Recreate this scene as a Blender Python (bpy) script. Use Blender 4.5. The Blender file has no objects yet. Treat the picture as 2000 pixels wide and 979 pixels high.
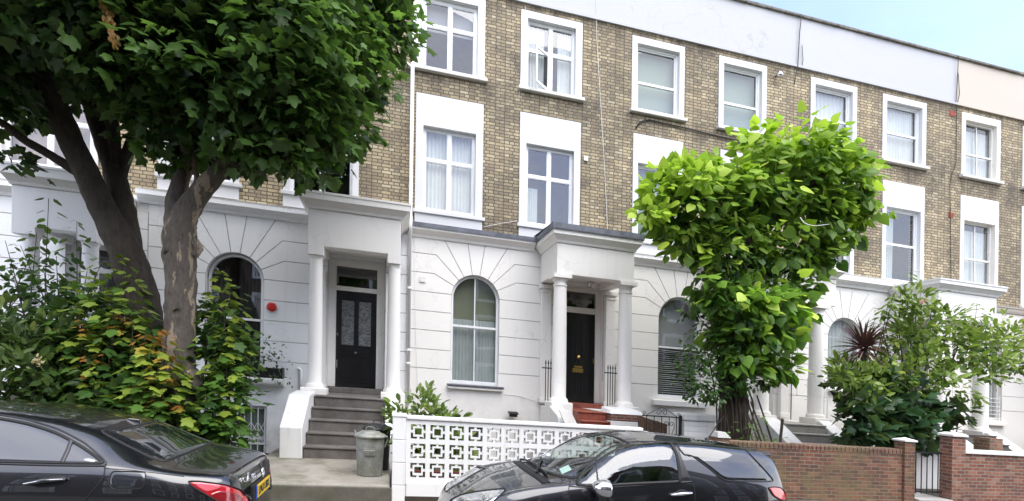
import bpy, bmesh, math, random
import numpy as np
from mathutils import Vector, Matrix
random.seed(7); RNG = np.random.default_rng(11)
sc = bpy.context.scene
COL = sc.collection
R = math.radians
# ------------------------------------------------------------------ place
# The street runs along X; heights are sheared down to the right to match the slanted image lines; Y points away from the road to the terrace.
F = 1040.; TH = R(13.0); C = math.cos(TH); S = math.sin(TH)
CX = 1000.; H0 = 743.; RHO = R(0.85); K = 0.0712 - math.tan(RHO); EYE = 1.72
def shear_z(x, y): return -K * (x * C - y * S)          # height shift of that shear at a spot, not a real gradient
def at(px, py, Y):                                   # image pixel on the upright plane Y -> X, Z before the shear
    a = px - CX; b = py - H0; c, s = math.cos(RHO), math.sin(RHO)
    u = a * c + b * s; v = -a * s + b * c; t = u / F
    X = Y * math.tan(math.atan(t) + TH); xr = X * C - Y * S; zf = X * S + Y * C
    return X, EYE - v * zf / F + K * xr
def P3(px, py, Y):
    X, Z = at(px, py, Y); return (X, Y, Z)
ORG = {}
def tag(o, label=None, cat=None, group=None, kind=None):
    for k, v in (('label', label), ('category', cat), ('group', group), ('kind', kind)):
        if v: o[k] = v
    return o
def empty(name, org, label=None, cat=None, group=None):
    o = bpy.data.objects.new(name, None); COL.objects.link(o)
    x, y, z = org; o.location = (x, y, z + shear_z(x, y)); ORG[o.name] = tuple(org)
    o.empty_display_size = .2
    return tag(o, label, cat, group)
class MB:
    def __init__(s): s.v = []; s.f = []; s.m = []; s.mi = 0
    def add(s, vs, fs):
        b = len(s.v); s.v.extend([tuple(p) for p in vs]); s.f.extend([tuple(b + i for i in f) for f in fs]); s.m.extend([s.mi] * len(fs)); return s
    def box(s, x0, x1, y0, y1, z0, z1):
        return s.hexa([(x0, y0, z0), (x1, y0, z0), (x1, y1, z0), (x0, y1, z0), (x0, y0, z1), (x1, y0, z1), (x1, y1, z1), (x0, y1, z1)])
    def hexa(s, v): return s.add(v, [(0, 3, 2, 1), (4, 5, 6, 7), (0, 1, 5, 4), (1, 2, 6, 5), (2, 3, 7, 6), (3, 0, 4, 7)])
    def prism_y(s, poly, y0, y1):                    # polygon in (x,z) extruded along y
        n = len(poly); v = [(x, y0, z) for x, z in poly] + [(x, y1, z) for x, z in poly]
        return s.add(v, [tuple(range(n)), tuple(range(2 * n - 1, n - 1, -1))] + [(i, i + n, (i + 1) % n + n, (i + 1) % n) for i in range(n)])
    def prism_x(s, poly, x0, x1):                    # polygon in (y,z) extruded along x
        n = len(poly); v = [(x0, y, z) for y, z in poly] + [(x1, y, z) for y, z in poly]
        return s.add(v, [tuple(range(n)), tuple(range(2 * n - 1, n - 1, -1))] + [(i, i + n, (i + 1) % n + n, (i + 1) % n) for i in range(n)])
    def lathe(s, c, prof, n=20, cap=True):           # prof: (radius, z) upward
        x, y, z = c; v = []; m = len(prof)
        for r, h in prof:
            for i in range(n):
                a = 2 * math.pi * i / n; v.append((x + r * math.cos(a), y + r * math.sin(a), z + h))
        f = [(j * n + i, j * n + (i + 1) % n, (j + 1) * n + (i + 1) % n, (j + 1) * n + i) for j in range(m - 1) for i in range(n)]
        if cap: f += [tuple(range(n - 1, -1, -1)), tuple((m - 1) * n + i for i in range(n))]
        return s.add(v, f)
    def tube(s, pts, r, n=6, cap=True):
        pts = [Vector(p) for p in pts]; m = len(pts); rs = r if hasattr(r, '__len__') else [r] * m; v = []
        t0 = (pts[1] - pts[0]).normalized(); ref = Vector((0, 1, 0)) if abs(t0.y) < .8 else Vector((1, 0, 0))
        nx = t0.cross(ref).normalized()
        for i, p in enumerate(pts):
            t = (pts[min(i + 1, m - 1)] - pts[max(i - 1, 0)]).normalized()
            nx = (nx - t * nx.dot(t)).normalized(); ny = t.cross(nx)
            for k in range(n):
                a = 2 * math.pi * k / n; v.append(p + (nx * math.cos(a) + ny * math.sin(a)) * rs[i])
        f = [(j * n + i, j * n + (i + 1) % n, (j + 1) * n + (i + 1) % n, (j + 1) * n + i) for j in range(m - 1) for i in range(n)]
        if cap: f += [tuple(range(n - 1, -1, -1)), tuple((m - 1) * n + i for i in range(n))]
        return s.add(v, f)
    def grid(s, P):                                  # P[i][j] points
        n, m = len(P), len(P[0]); v = [p for r in P for p in r]
        return s.add(v, [(i * m + j, i * m + j + 1, (i + 1) * m + j + 1, (i + 1) * m + j) for i in range(n - 1) for j in range(m - 1)])
    def wall(s, x0, x1, z0, z1, y0, y1, holes=()):   # upright slab with rectangular or arched holes (a, b, c, d[, 'arch'])
        xs = sorted({x0, x1, *[h[0] for h in holes], *[h[1] for h in holes]}); zs = {z0, z1}
        for h in holes:
            zs |= {h[2], h[3]}
        xs = [x for x in xs if x0 <= x <= x1]; zs = sorted(z for z in zs if z0 <= z <= z1)
        def inh(cx, cz): return any(h[0] < cx < h[1] and h[2] < cz < h[3] for h in holes)
        nx, nz = len(xs) - 1, len(zs) - 1
        inc = [[not inh((xs[i] + xs[i + 1]) / 2, (zs[j] + zs[j + 1]) / 2) for j in range(nz)] for i in range(nx)]
        g = lambda i, j: 0 <= i < nx and 0 <= j < nz and inc[i][j]
        for i in range(nx):
            for j in range(nz):
                if not inc[i][j]: continue
                a, b, c, d = xs[i], xs[i + 1], zs[j], zs[j + 1]
                s.add([(a, y0, c), (b, y0, c), (b, y0, d), (a, y0, d)], [(0, 1, 2, 3)])
                s.add([(a, y1, c), (b, y1, c), (b, y1, d), (a, y1, d)], [(3, 2, 1, 0)])
                if not g(i - 1, j): s.add([(a, y0, c), (a, y1, c), (a, y1, d), (a, y0, d)], [(3, 2, 1, 0)])
                if not g(i + 1, j): s.add([(b, y0, c), (b, y1, c), (b, y1, d), (b, y0, d)], [(0, 1, 2, 3)])
                if not g(i, j - 1): s.add([(a, y0, c), (b, y0, c), (b, y1, c), (a, y1, c)], [(3, 2, 1, 0)])
                if not g(i, j + 1): s.add([(a, y0, d), (b, y0, d), (b, y1, d), (a, y1, d)], [(0, 1, 2, 3)])
        for h in holes:
            if len(h) > 4:
                r = (h[1] - h[0]) / 2; xc = (h[0] + h[1]) / 2; zc = h[3] - r; N = 24; A = []; B = []
                for k in range(N + 1):
                    t = math.pi * k / N; cx_, sz = math.cos(t), math.sin(t); q = r / max(abs(cx_), sz)
                    A.append((xc + r * cx_, zc + r * sz)); B.append((xc + q * cx_, zc + q * sz))
                for k in range(N):
                    (a0, a1), (b0, b1), (c0, c1), (d0, d1) = A[k], B[k], B[k + 1], A[k + 1]
                    s.add([(a0, y0, a1), (b0, y0, b1), (c0, y0, c1), (d0, y0, d1)], [(3, 2, 1, 0)])
                    s.add([(a0, y0, a1), (d0, y0, d1), (d0, y1, d1), (a0, y1, a1)], [(3, 2, 1, 0)])
        return s
    def build(s, name, mats, parent=None, org=None, smooth=False, bevel=0, seg=2, fix=False):
        if org is None: org = ORG[parent.name] if parent is not None else (0, 0, 0)
        V = np.array(s.v, dtype=float).reshape(-1, 3)
        W = V - np.array(org); W[:, 2] += -K * (W[:, 0] * C - W[:, 1] * S)  # level heights sheared by K along the camera's right
        me = bpy.data.meshes.new(name); me.from_pydata(W.tolist(), [], s.f)
        mats = mats if isinstance(mats, (list, tuple)) else [mats]
        for m in mats: me.materials.append(m)
        if len(mats) > 1: me.polygons.foreach_set('material_index', s.m)
        if smooth: me.polygons.foreach_set('use_smooth', [True] * len(me.polygons))
        uv = me.uv_layers.new(name='uv')
        co = V; L = np.zeros(len(me.loops), dtype=int); me.loops.foreach_get('vertex_index', L)
        uvs = np.zeros((len(L), 2))
        for p in me.polygons:
            n = p.normal; sl = slice(p.loop_start, p.loop_start + p.loop_total); q = co[L[sl]]
            ax, ay, az = abs(n.x), abs(n.y), abs(n.z)
            if ay >= ax and ay >= az: uvs[sl] = q[:, [0, 2]]
            elif ax >= az: uvs[sl] = q[:, [1, 2]]
            else: uvs[sl] = q[:, [0, 1]]
        uv.data.foreach_set('uv', uvs.ravel())
        if fix or bevel:
            bm = bmesh.new(); bm.from_mesh(me); bmesh.ops.remove_doubles(bm, verts=bm.verts, dist=1e-5)
            bmesh.ops.recalc_face_normals(bm, faces=bm.faces); bm.to_mesh(me); bm.free()
        o = bpy.data.objects.new(name, me); COL.objects.link(o); ORG[o.name] = tuple(org)
        if parent is not None: o.parent = parent
        else: o.location = (org[0], org[1], org[2] + shear_z(org[0], org[1]))
        if bevel:
            md = o.modifiers.new('soft edges', 'BEVEL'); md.width = bevel; md.segments = seg; md.limit_method = 'ANGLE'; md.angle_limit = R(40)
            md.harden_normals = False
        return o
def text_mesh(name, txt, size, mat, parent, origin, ux, uz, depth=.004, spacing=1.0):
    """lettering laid out along ux / uz (world directions) from origin; a mesh child"""
    cu = bpy.data.curves.new(name, 'FONT'); cu.body = txt; cu.size = size; cu.extrude = depth / 2; cu.space_character = spacing
    cu.align_x = 'CENTER'; cu.align_y = 'CENTER'
    t = bpy.data.objects.new(name + '_tmp', cu); COL.objects.link(t)
    bpy.context.view_layer.update()
    me = bpy.data.meshes.new_from_object(t.evaluated_get(bpy.context.evaluated_depsgraph_get()))
    bpy.data.objects.remove(t); bpy.data.curves.remove(cu)
    ux = Vector(ux).normalized(); uz = Vector(uz).normalized(); un = ux.cross(uz)
    b = MB(); b.v = [tuple(Vector(origin) + ux * v.co.x + uz * v.co.y + un * v.co.z) for v in me.vertices]
    b.f = [tuple(p.vertices) for p in me.polygons]; b.m = [0] * len(b.f)
    return b.build(name, mat, parent)
# ------------------------------------------------------------------ materials
def new_mat(name):
    m = bpy.data.materials.new(name); m.use_nodes = True; nt = m.node_tree; nt.nodes.clear()
    out = nt.nodes.new('ShaderNodeOutputMaterial'); return m, nt, out
class NT:
    def __init__(s, nt): s.nt = nt
    def n(s, t, **kw):
        nd = s.nt.nodes.new(t)
        for k, v in kw.items():
            if k.startswith('_'): setattr(nd, k[1:], v)
            else:
                key = k.replace('__', ' ') if not k.isdigit() else int(k)
                nd.inputs[key].default_value = v
        return nd
    def l(s, a, b): s.nt.links.new(a, b)
    def noise(s, vec, scale, detail=4, rough=.6):
        nd = s.n('ShaderNodeTexNoise', Scale=scale, Detail=detail, Roughness=rough)
        if vec is not None: s.l(vec, nd.inputs['Vector'])
        return nd.outputs['Fac']
    def ramp(s, fac, stops):
        nd = s.n('ShaderNodeValToRGB'); e = nd.color_ramp.elements
        while len(e) < len(stops): e.new(.5)
        for el, (p, c) in zip(e, stops): el.position = p; el.color = (*c, 1) if len(c) == 3 else c
        s.l(fac, nd.inputs['Fac']); return nd.outputs['Color']
    def mix(s, fac, a, b, mode='MIX'):
        nd = s.n('ShaderNodeMix', _data_type='RGBA', _blend_type=mode)
        for sock, val in ((nd.inputs[0], fac), (nd.inputs[6], a), (nd.inputs[7], b)):
            if hasattr(val, 'is_output'): s.l(val, sock)
            else: sock.default_value = val if not isinstance(val, tuple) else ((*val, 1) if len(val) == 3 else val)
        return nd.outputs[2]
    def math(s, op, a, b=0., clamp=False):
        nd = s.n('ShaderNodeMath', _operation=op, _use_clamp=clamp)
        for i, val in enumerate((a, b)):
            if hasattr(val, 'is_output'): s.l(val, nd.inputs[i])
            else: nd.inputs[i].default_value = val
        return nd.outputs[0]
    def bump(s, h, strength=.3, dist=.01):
        nd = s.n('ShaderNodeBump', Strength=strength, Distance=dist); s.l(h, nd.inputs['Height']); return nd.outputs['Normal']
    def bsdf(s, out, color=None, rough=.6, normal=None, **kw):
        p = s.n('ShaderNodeBsdfPrincipled')
        if color is not None:
            if hasattr(color, 'is_output'): s.l(color, p.inputs['Base Color'])
            else: p.inputs['Base Color'].default_value = (*color, 1)
        if hasattr(rough, 'is_output'): s.l(rough, p.inputs['Roughness'])
        else: p.inputs['Roughness'].default_value = rough
        if normal is not None: s.l(normal, p.inputs['Normal'])
        for k, v in kw.items(): p.inputs[k.replace('__', ' ')].default_value = v
        s.l(p.outputs[0], out.inputs[0]); return p
def coord(t, kind='Object'): return t.n('ShaderNodeTexCoord').outputs[kind]
def geopos(t): return t.n('ShaderNodeNewGeometry').outputs['Position']
def simple(name, col, rough=.5, var=.15, scale=6, bump=0., metal=0., **kw):
    m, nt, out = new_mat(name); t = NT(nt); p = geopos(t)
    f = t.noise(p, scale, 5); lo = tuple(c * (1 - var) for c in col); hi = tuple(min(1, c * (1 + var)) for c in col)
    c = t.ramp(f, [(.3, lo), (.7, hi)])
    nrm = t.bump(t.noise(p, scale * 6, 3), bump, .01) if bump else None
    t.bsdf(out, c, rough, nrm, Metallic=metal, **kw); return m
def render_paint(name, col, dirt=(.42, .40, .36), amount=.5, cracks=0., streak=.35, base=False):
    """painted render: slightly patchy, with rain streaks and grime specks of its own"""
    m, nt, out = new_mat(name); t = NT(nt); p = geopos(t)
    big = t.noise(p, .8, 5, .65); fine = t.noise(p, 22, 4, .7)
    c = t.mix(t.math('MULTIPLY', big, .35), col, tuple(x * .86 for x in col))
    mp = t.n('ShaderNodeMapping'); mp.inputs['Scale'].default_value = (7, 7, .35); t.l(p, mp.inputs['Vector'])
    st = t.noise(mp.outputs[0], 1., 5, .7)
    sf = t.ramp(st, [(.55, (0, 0, 0)), (.85, (1, 1, 1))])
    c = t.mix(t.math('MULTIPLY', sf, streak * amount), c, dirt)
    sp = t.ramp(fine, [(.66, (0, 0, 0)), (.78, (1, 1, 1))])
    msk = t.ramp(t.noise(p, 1.7, 3), [(.5, (0, 0, 0)), (.7, (1, 1, 1))])
    c = t.mix(t.math('MULTIPLY', t.math('MULTIPLY', sp, msk), amount), c, dirt)
    if cracks:
        wv = t.n('ShaderNodeTexVoronoi', _feature='DISTANCE_TO_EDGE', Scale=2.6)
        ad = t.n('ShaderNodeMixRGB', Fac=.35); t.l(p, ad.inputs[1]); ns = t.n('ShaderNodeTexNoise', Scale=3., Detail=6.); t.l(p, ns.inputs['Vector']); t.l(ns.outputs['Color'], ad.inputs[2]); t.l(ad.outputs[0], wv.inputs['Vector'])
        cr = t.ramp(wv.outputs['Distance'], [(0., (1, 1, 1)), (.030, (0, 0, 0))])
        m2 = t.ramp(t.noise(p, .9, 4), [(.47, (0, 0, 0)), (.62, (1, 1, 1))])
        c = t.mix(t.math('MULTIPLY', t.math('MULTIPLY', cr, m2), cracks), c, (.33, .32, .31))
    if base:                                           # splashed grime low on the wall
        uv = t.n('ShaderNodeUVMap').outputs[0]; su = t.n('ShaderNodeSeparateXYZ'); t.l(uv, su.inputs[0])
        lowm = t.ramp(t.math('MULTIPLY', t.math('ADD', su.outputs[1], 1.2), .25), [(.30, (1, 1, 1)), (.72, (0, 0, 0))])
        pn = t.ramp(t.noise(p, 3.1, 6, .72), [(.42, (0, 0, 0)), (.7, (1, 1, 1))]); c = t.mix(t.math('MULTIPLY', t.math('MULTIPLY', lowm, pn), .55), c, (.40, .36, .28))
    h = t.math('ADD', t.math('MULTIPLY', fine, .3), t.noise(p, 5, 4))
    t.bsdf(out, c, .55, t.bump(h, .18, .012)); return m
def brick_mat(name, c1, c2, mortar, soot=(.05, .045, .04), soot_amt=.5, bw=.222, bh=.076, joint=.011, pale=None, stain=None, sq=1., bands=False):
    m, nt, out = new_mat(name); t = NT(nt); uv = t.n('ShaderNodeUVMap').outputs[0]; p = geopos(t)
    wob = t.n('ShaderNodeTexNoise', Scale=3.2, Detail=3.); t.l(p, wob.inputs['Vector'])
    vm = t.n('ShaderNodeVectorMath', _operation='MULTIPLY_ADD'); t.l(wob.outputs['Color'], vm.inputs[0]); vm.inputs[1].default_value = (.034, .026, 0); t.l(uv, vm.inputs[2])
    b = t.n('ShaderNodeTexBrick', _offset=.5, _squash=sq, _squash_frequency=2, Scale=1.0, Mortar__Size=joint, Mortar__Smooth=.25, Bias=-.1, Brick__Width=bw, Row__Height=bh)
    t.l(vm.outputs[0], b.inputs['Vector'])
    b.inputs['Color1'].default_value = (0, 0, 0, 1); b.inputs['Color2'].default_value = (1, 1, 1, 1); b.inputs['Mortar'].default_value = (.5, .5, .5, 1)
    rnd = t.n('ShaderNodeSeparateColor'); t.l(b.outputs['Color'], rnd.inputs[0]); rv = rnd.outputs[0]
    stops = [(0., c2), (.35, tuple((a + bb) / 2 for a, bb in zip(c1, c2))), (.7, c1), (1., pale or tuple(x * 1.25 for x in c1))]
    col = t.ramp(rv, stops)
    n1 = t.noise(p, 30, 5, .7); col = t.mix(t.math('MULTIPLY', n1, .55), col, tuple(x * .45 for x in c2))
    n2 = t.ramp(t.noise(p, 1.1, 6, .7), [(.38, (0, 0, 0)), (.68, (1, 1, 1))])
    mcol = t.mix(t.noise(p, 9, 4), mortar, tuple(x * .5 for x in mortar))
    col = t.mix(b.outputs['Fac'], col, mcol)
    n3 = t.noise(p, 14, 4, .75)
    col = t.mix(t.math('MULTIPLY', t.math('MULTIPLY', n2, n3), soot_amt * 1.6, True), col, soot)
    if stain:
        n4 = t.ramp(t.noise(p, 1.6, 5, .7), [(.44, (0, 0, 0)), (.62, (1, 1, 1))]); col = t.mix(t.math('MULTIPLY', n4, .7), col, stain)
    if bands:                                          # soot that has run down from the parapet and the top-floor sills
        su = t.n('ShaderNodeSeparateXYZ'); t.l(uv, su.inputs[0]); zf = t.n('ShaderNodeMapRange'); t.l(su.outputs[1], zf.inputs[0]); zf.inputs[1].default_value = 5.; zf.inputs[2].default_value = 11.
        bd = t.ramp(zf.outputs[0], [(.44, (0, 0, 0)), (.53, (.55, .55, .55)), (.60, (.75, .75, .75)), (.63, (.0, .0, .0)), (.87, (0, 0, 0)), (.93, (.9, .9, .9))])
        mp2 = t.n('ShaderNodeMapping'); mp2.inputs['Scale'].default_value = (2.4, 2.4, .8); t.l(p, mp2.inputs['Vector'])
        bn = t.ramp(t.noise(mp2.outputs[0], 1.3, 6, .7), [(.36, (0, 0, 0)), (.66, (1, 1, 1))]); col = t.mix(t.math('MULTIPLY', t.math('MULTIPLY', bd, bn), .85), col, (.045, .038, .030))
        g2 = t.ramp(t.noise(p, .35, 3), [(.4, (0, 0, 0)), (.6, (1, 1, 1))]); col = t.mix(t.math('MULTIPLY', g2, .35), col, t.mix(1., col, (.82, .86, .92, 1), 'MULTIPLY'))
    inv = t.math('SUBTRACT', 1., b.outputs['Fac']); h = t.math('ADD', inv, t.math('MULTIPLY', n1, .5))
    t.bsdf(out, col, .85, t.bump(h, .7, .012)); return m
def leaf_mat(name, trans=.3, rough=.42):
    m, nt, out = new_mat(name); t = NT(nt)
    a = t.n('ShaderNodeAttribute', _attribute_name='Col'); c = a.outputs['Color']
    geo = t.n('ShaderNodeNewGeometry'); c = t.mix(t.math('MULTIPLY', geo.outputs['Backfacing'], .45), c, t.mix(.5, c, (.25, .33, .16)))
    p = t.n('ShaderNodeBsdfPrincipled'); t.l(c, p.inputs['Base Color']); p.inputs['Roughness'].default_value = rough
    p.inputs['Specular IOR Level'].default_value = .28
    tr = t.n('ShaderNodeBsdfTranslucent'); t.l(t.mix(.55, c, t.mix(1., c, (1.6, 1.9, .5, 1), 'MULTIPLY')), tr.inputs[0])
    mx = t.n('ShaderNodeMixShader', Fac=trans); t.l(p.outputs[0], mx.inputs[1]); t.l(tr.outputs[0], mx.inputs[2]); t.l(mx.outputs[0], out.inputs[0]); return m
def glass_mat(name, tint=(1, 1, 1), ior=1.55, rough=0., boost=1.):
    m, nt, out = new_mat(name); t = NT(nt)
    tr = t.n('ShaderNodeBsdfTransparent'); tr.inputs[0].default_value = (*tint, 1)
    gl = t.n('ShaderNodeBsdfGlossy', Roughness=rough); gl.inputs[0].default_value = (.97, .98, 1, 1)
    geo = geopos(t); gl_n = t.bump(t.noise(geo, 1.3, 2), .02, .05); t.l(gl_n, gl.inputs['Normal'])
    gn = t.n('ShaderNodeNewGeometry'); dt = t.n('ShaderNodeVectorMath', _operation='DOT_PRODUCT'); t.l(gn.outputs['Normal'], dt.inputs[0]); t.l(gn.outputs['Incoming'], dt.inputs[1])
    g = t.math('SUBTRACT', 1., t.math('ABSOLUTE', dt.outputs['Value'])); g5 = t.math('POWER', g, 5.); f0 = min(.9, 2 * ((ior - 1) / (ior + 1)) ** 2 * boost)
    f = t.math('ADD', f0, t.math('MULTIPLY', g5, 1 - f0), True)      # both faces of the pane, same from either side
    mx = t.n('ShaderNodeMixShader'); t.l(f, mx.inputs[0]); t.l(tr.outputs[0], mx.inputs[1]); t.l(gl.outputs[0], mx.inputs[2]); t.l(mx.outputs[0], out.inputs[0]); return m
def bark_mat(name, c1, c2, pale=None):
    m, nt, out = new_mat(name); t = NT(nt); p = geopos(t)
    mp = t.n('ShaderNodeMapping'); mp.inputs['Scale'].default_value = (1, 1, .28); t.l(p, mp.inputs['Vector'])
    n = t.noise(mp.outputs[0], 16, 8, .78); n0 = t.noise(p, 4, 5, .7); c = t.ramp(t.math('ADD', t.math('MULTIPLY', n, .65), t.math('MULTIPLY', n0, .35)), [(.36, c2), (.48, tuple((a_ + b_) / 2 for a_, b_ in zip(c1, c2))), (.62, c1)])
    if pale:
        v = t.n('ShaderNodeTexVoronoi', Scale=5., Randomness=1.); t.l(mp.outputs[0], v.inputs['Vector'])
        f = t.ramp(t.noise(mp.outputs[0], 4.2, 6, .65), [(.55, (0, 0, 0)), (.57, (1, 1, 1))]); c = t.mix(t.math('MULTIPLY', f, .8), c, pale)
    t.bsdf(out, c, .9, t.bump(n, .9, .03)); return m
def ground_mat(name, c1, c2, scale=3, stain=None, spec=60, bump=.4):
    m, nt, out = new_mat(name); t = NT(nt); p = geopos(t)
    c = t.ramp(t.noise(p, scale, 7, .7), [(.3, c1), (.7, c2)])
    c = t.mix(t.math('MULTIPLY', t.noise(p, spec, 3), .45), c, tuple(x * .5 for x in c1))
    if stain:
        f = t.ramp(t.noise(p, 1.9, 5, .65), [(.48, (0, 0, 0)), (.66, (1, 1, 1))]); c = t.mix(t.math('MULTIPLY', f, .7), c, stain)
    t.bsdf(out, c, .88, t.bump(t.noise(p, spec, 4), bump, .008)); return m
M = {}
M['brick'] = brick_mat('stock_brick', (.65, .52, .30), (.38, .30, .19), (.165, .140, .105), pale=(.80, .70, .47), soot_amt=.72, bw=.215, sq=.56, joint=.011, bands=True)
M['redbrick'] = brick_mat('red_brick', (.33, .105, .058), (.14, .055, .040), (.34, .285, .20), soot=(.06, .048, .034), soot_amt=.95, pale=(.40, .21, .13), stain=(.17, .135, .062), joint=.008, bw=.175, bh=.060)
M['brick_dark'] = brick_mat('sooty_brick', (.16, .10, .07), (.09, .06, .045), (.13, .12, .10))
M['redbrick2'] = brick_mat('orange_red_brick', (.38, .13, .068), (.21, .075, .046), (.38, .34, .28), soot_amt=.75, pale=(.50, .33, .25), joint=.008, bw=.175, bh=.060)
M['white'] = render_paint('white_stucco', (.875, .85, .80), amount=.6, cracks=.22, base=True)
M['white_cool'] = render_paint('cool_white_stucco', (.84, .845, .845), amount=.55, cracks=.2, base=True)
M['white_clean'] = render_paint('fresh_white_paint', (.67, .67, .67), amount=.3, streak=.15)
M['white_worn'] = render_paint('worn_white_paint', (.78, .775, .75), amount=1., streak=.6, dirt=(.27, .23, .18))
M['parapet'] = render_paint('cracked_white_render', (.435, .44, .45), amount=.8, cracks=.85, dirt=(.36, .35, .34))
M['parapet_plain'] = render_paint('parapet_render', (.44, .445, .465), amount=.35, cracks=.25)
M['joint'] = simple('shaded_grimy_joint', (.47, .46, .44), .9, .3, 5)  # groove faces darkened: shade of the shallow V put into the colour, plus grime
M['cream'] = render_paint('cream_render', (.50, .445, .37), amount=.25)
M['cream_light'] = render_paint('cream_paint', (.80, .765, .70), amount=.25)
M['frame'] = simple('white_gloss_frame', (.82, .83, .84), .3, .04)
M['frame_cream'] = simple('cream_frame', (.80, .78, .73), .35, .05)
M['sill'] = render_paint('stone_sill', (.62, .60, .56), amount=.9, streak=.6, dirt=(.22, .20, .17))
M['lead'] = simple('grey_lead', (.115, .125, .15), .5, .4, 5, .3)
M['slate'] = simple('dark_slate', (.10, .105, .12), .55, .3, 8, .2)
M['coping'] = simple('weathered_coping', (.16, .15, .125), .85, .45, 7, .4)
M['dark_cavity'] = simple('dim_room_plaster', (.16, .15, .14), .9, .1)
M['roof'] = simple('roof_slate', (.09, .09, .10), .7, .3, 4)
M['black_gloss'] = simple('black_gloss_paint', (.010, .010, .011), .22, .3, 5)
M['iron'] = simple('black_iron', (.012, .012, .014), .45, .3, 12, .1)
M['iron_white'] = simple('white_painted_iron', (.72, .73, .74), .4, .1, 12)
M['brass'] = simple('brass', (.62, .43, .12), .25, .1, 8, 0, 1.)
M['steel'] = simple('steel', (.55, .55, .56), .25, .1, 8, 0, 1.)
M['step'] = ground_mat('worn_grey_step', (.115, .103, .092), (.215, .195, .175), 4, stain=(.075, .064, .055))
M['step_pale'] = ground_mat('pale_grey_step', (.33, .315, .295), (.47, .45, .42), 4)
M['redtile'] = simple('red_quarry_tile', (.245, .062, .038), .5, .4, 9, .12)
M['concrete'] = ground_mat('mossy_concrete', (.27, .245, .20), (.43, .40, .34), 2.2, stain=(.115, .11, .06))
M['kerb'] = ground_mat('old_stone_kerb', (.085, .078, .062), (.17, .155, .12), 5, stain=(.07, .068, .035))
M['paving'] = ground_mat('york_paving', (.19, .165, .125), (.29, .255, .20), 2.6, stain=(.13, .115, .075))
M['asphalt'] = ground_mat('asphalt', (.075, .073, .070), (.125, .120, .113), 3, spec=120)
M['soil'] = ground_mat('garden_soil', (.035, .026, .018), (.07, .055, .038), 5)
M['glass'] = glass_mat('window_glass', (.93, .96, .95), 1.6, boost=1.12)
M['glass_dark'] = glass_mat('dark_window_glass', (.30, .33, .33), 1.6, boost=1.2)
M['curtain'] = simple('white_net', (.60, .61, .60), .9, .06, 3)
M['curtain_grey'] = simple('grey_net', (.42, .45, .44), .9, .08, 3)
M['blind'] = simple('pale_green_blind', (.24, .29, .235), .85, .03, 2)
M['blind_olive'] = simple('olive_roller_blind', (.205, .215, .15), .9, .05, 2)
M['blind_grey'] = simple('grey_blind', (.33, .33, .335), .85, .05, 2)
M['blind_brown'] = simple('wood_slat_blind', (.34, .25, .19), .7, .2, 10)
M['drape_dark'] = simple('dark_drape', (.028, .027, .03), .9, .3, 4)
M['zinc'] = None
def zinc():
    m, nt, out = new_mat('old_galvanised_metal'); t = NT(nt); p = geopos(t)
    c = t.ramp(t.noise(p, 7, 6, .7), [(.3, (.20, .205, .185)), (.7, (.42, .42, .395))])
    f = t.ramp(t.noise(p, 3.4, 5, .7), [(.48, (0, 0, 0)), (.65, (1, 1, 1))]); c = t.mix(t.math('MULTIPLY', f, .55), c, (.15, .155, .07))
    t.bsdf(out, c, t.ramp(t.noise(p, 12, 4), [(.3, (.42, .42, .42)), (.7, (.7, .7, .7))]), t.bump(t.noise(p, 18, 4), .25, .01), Metallic=.35); return m
M['zinc'] = zinc()
M['leaf'] = leaf_mat('leaf', .36); M['leaf_gloss'] = leaf_mat('glossy_leaf', .25, .36); M['leaf_thin'] = leaf_mat('thin_leaf', .42)
M['bark'] = bark_mat('grey_brown_bark', (.140, .118, .094), (.048, .039, .030), pale=(.34, .27, .185))
M['bark_dark'] = bark_mat('dark_bark', (.085, .068, .050), (.026, .021, .016))
M['bark_ivy'] = bark_mat('ivy_stem_bark', (.060, .043, .029), (.018, .013, .009))
M['stick'] = bark_mat('cut_branch', (.22, .16, .10), (.07, .05, .035))
M['wood_dark'] = simple('dark_stained_wood', (.030, .021, .016), .7, .4, 12, .3)
M['wood_brown'] = simple('brown_board', (.095, .052, .030), .6, .4, 12, .3)
M['red_plastic'] = simple('red_plastic', (.50, .02, .015), .35, .08)
M['blue_plastic'] = simple('blue_plastic', (.02, .12, .55), .4, .15)
M['white_plastic'] = simple('white_plastic', (.74, .73, .70), .4, .05)
M['rubber'] = simple('black_rubber', (.010, .010, .010), .6, .2)
M['terracotta'] = simple('terracotta_brick', (.28, .055, .03), .8, .2, 9)
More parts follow.
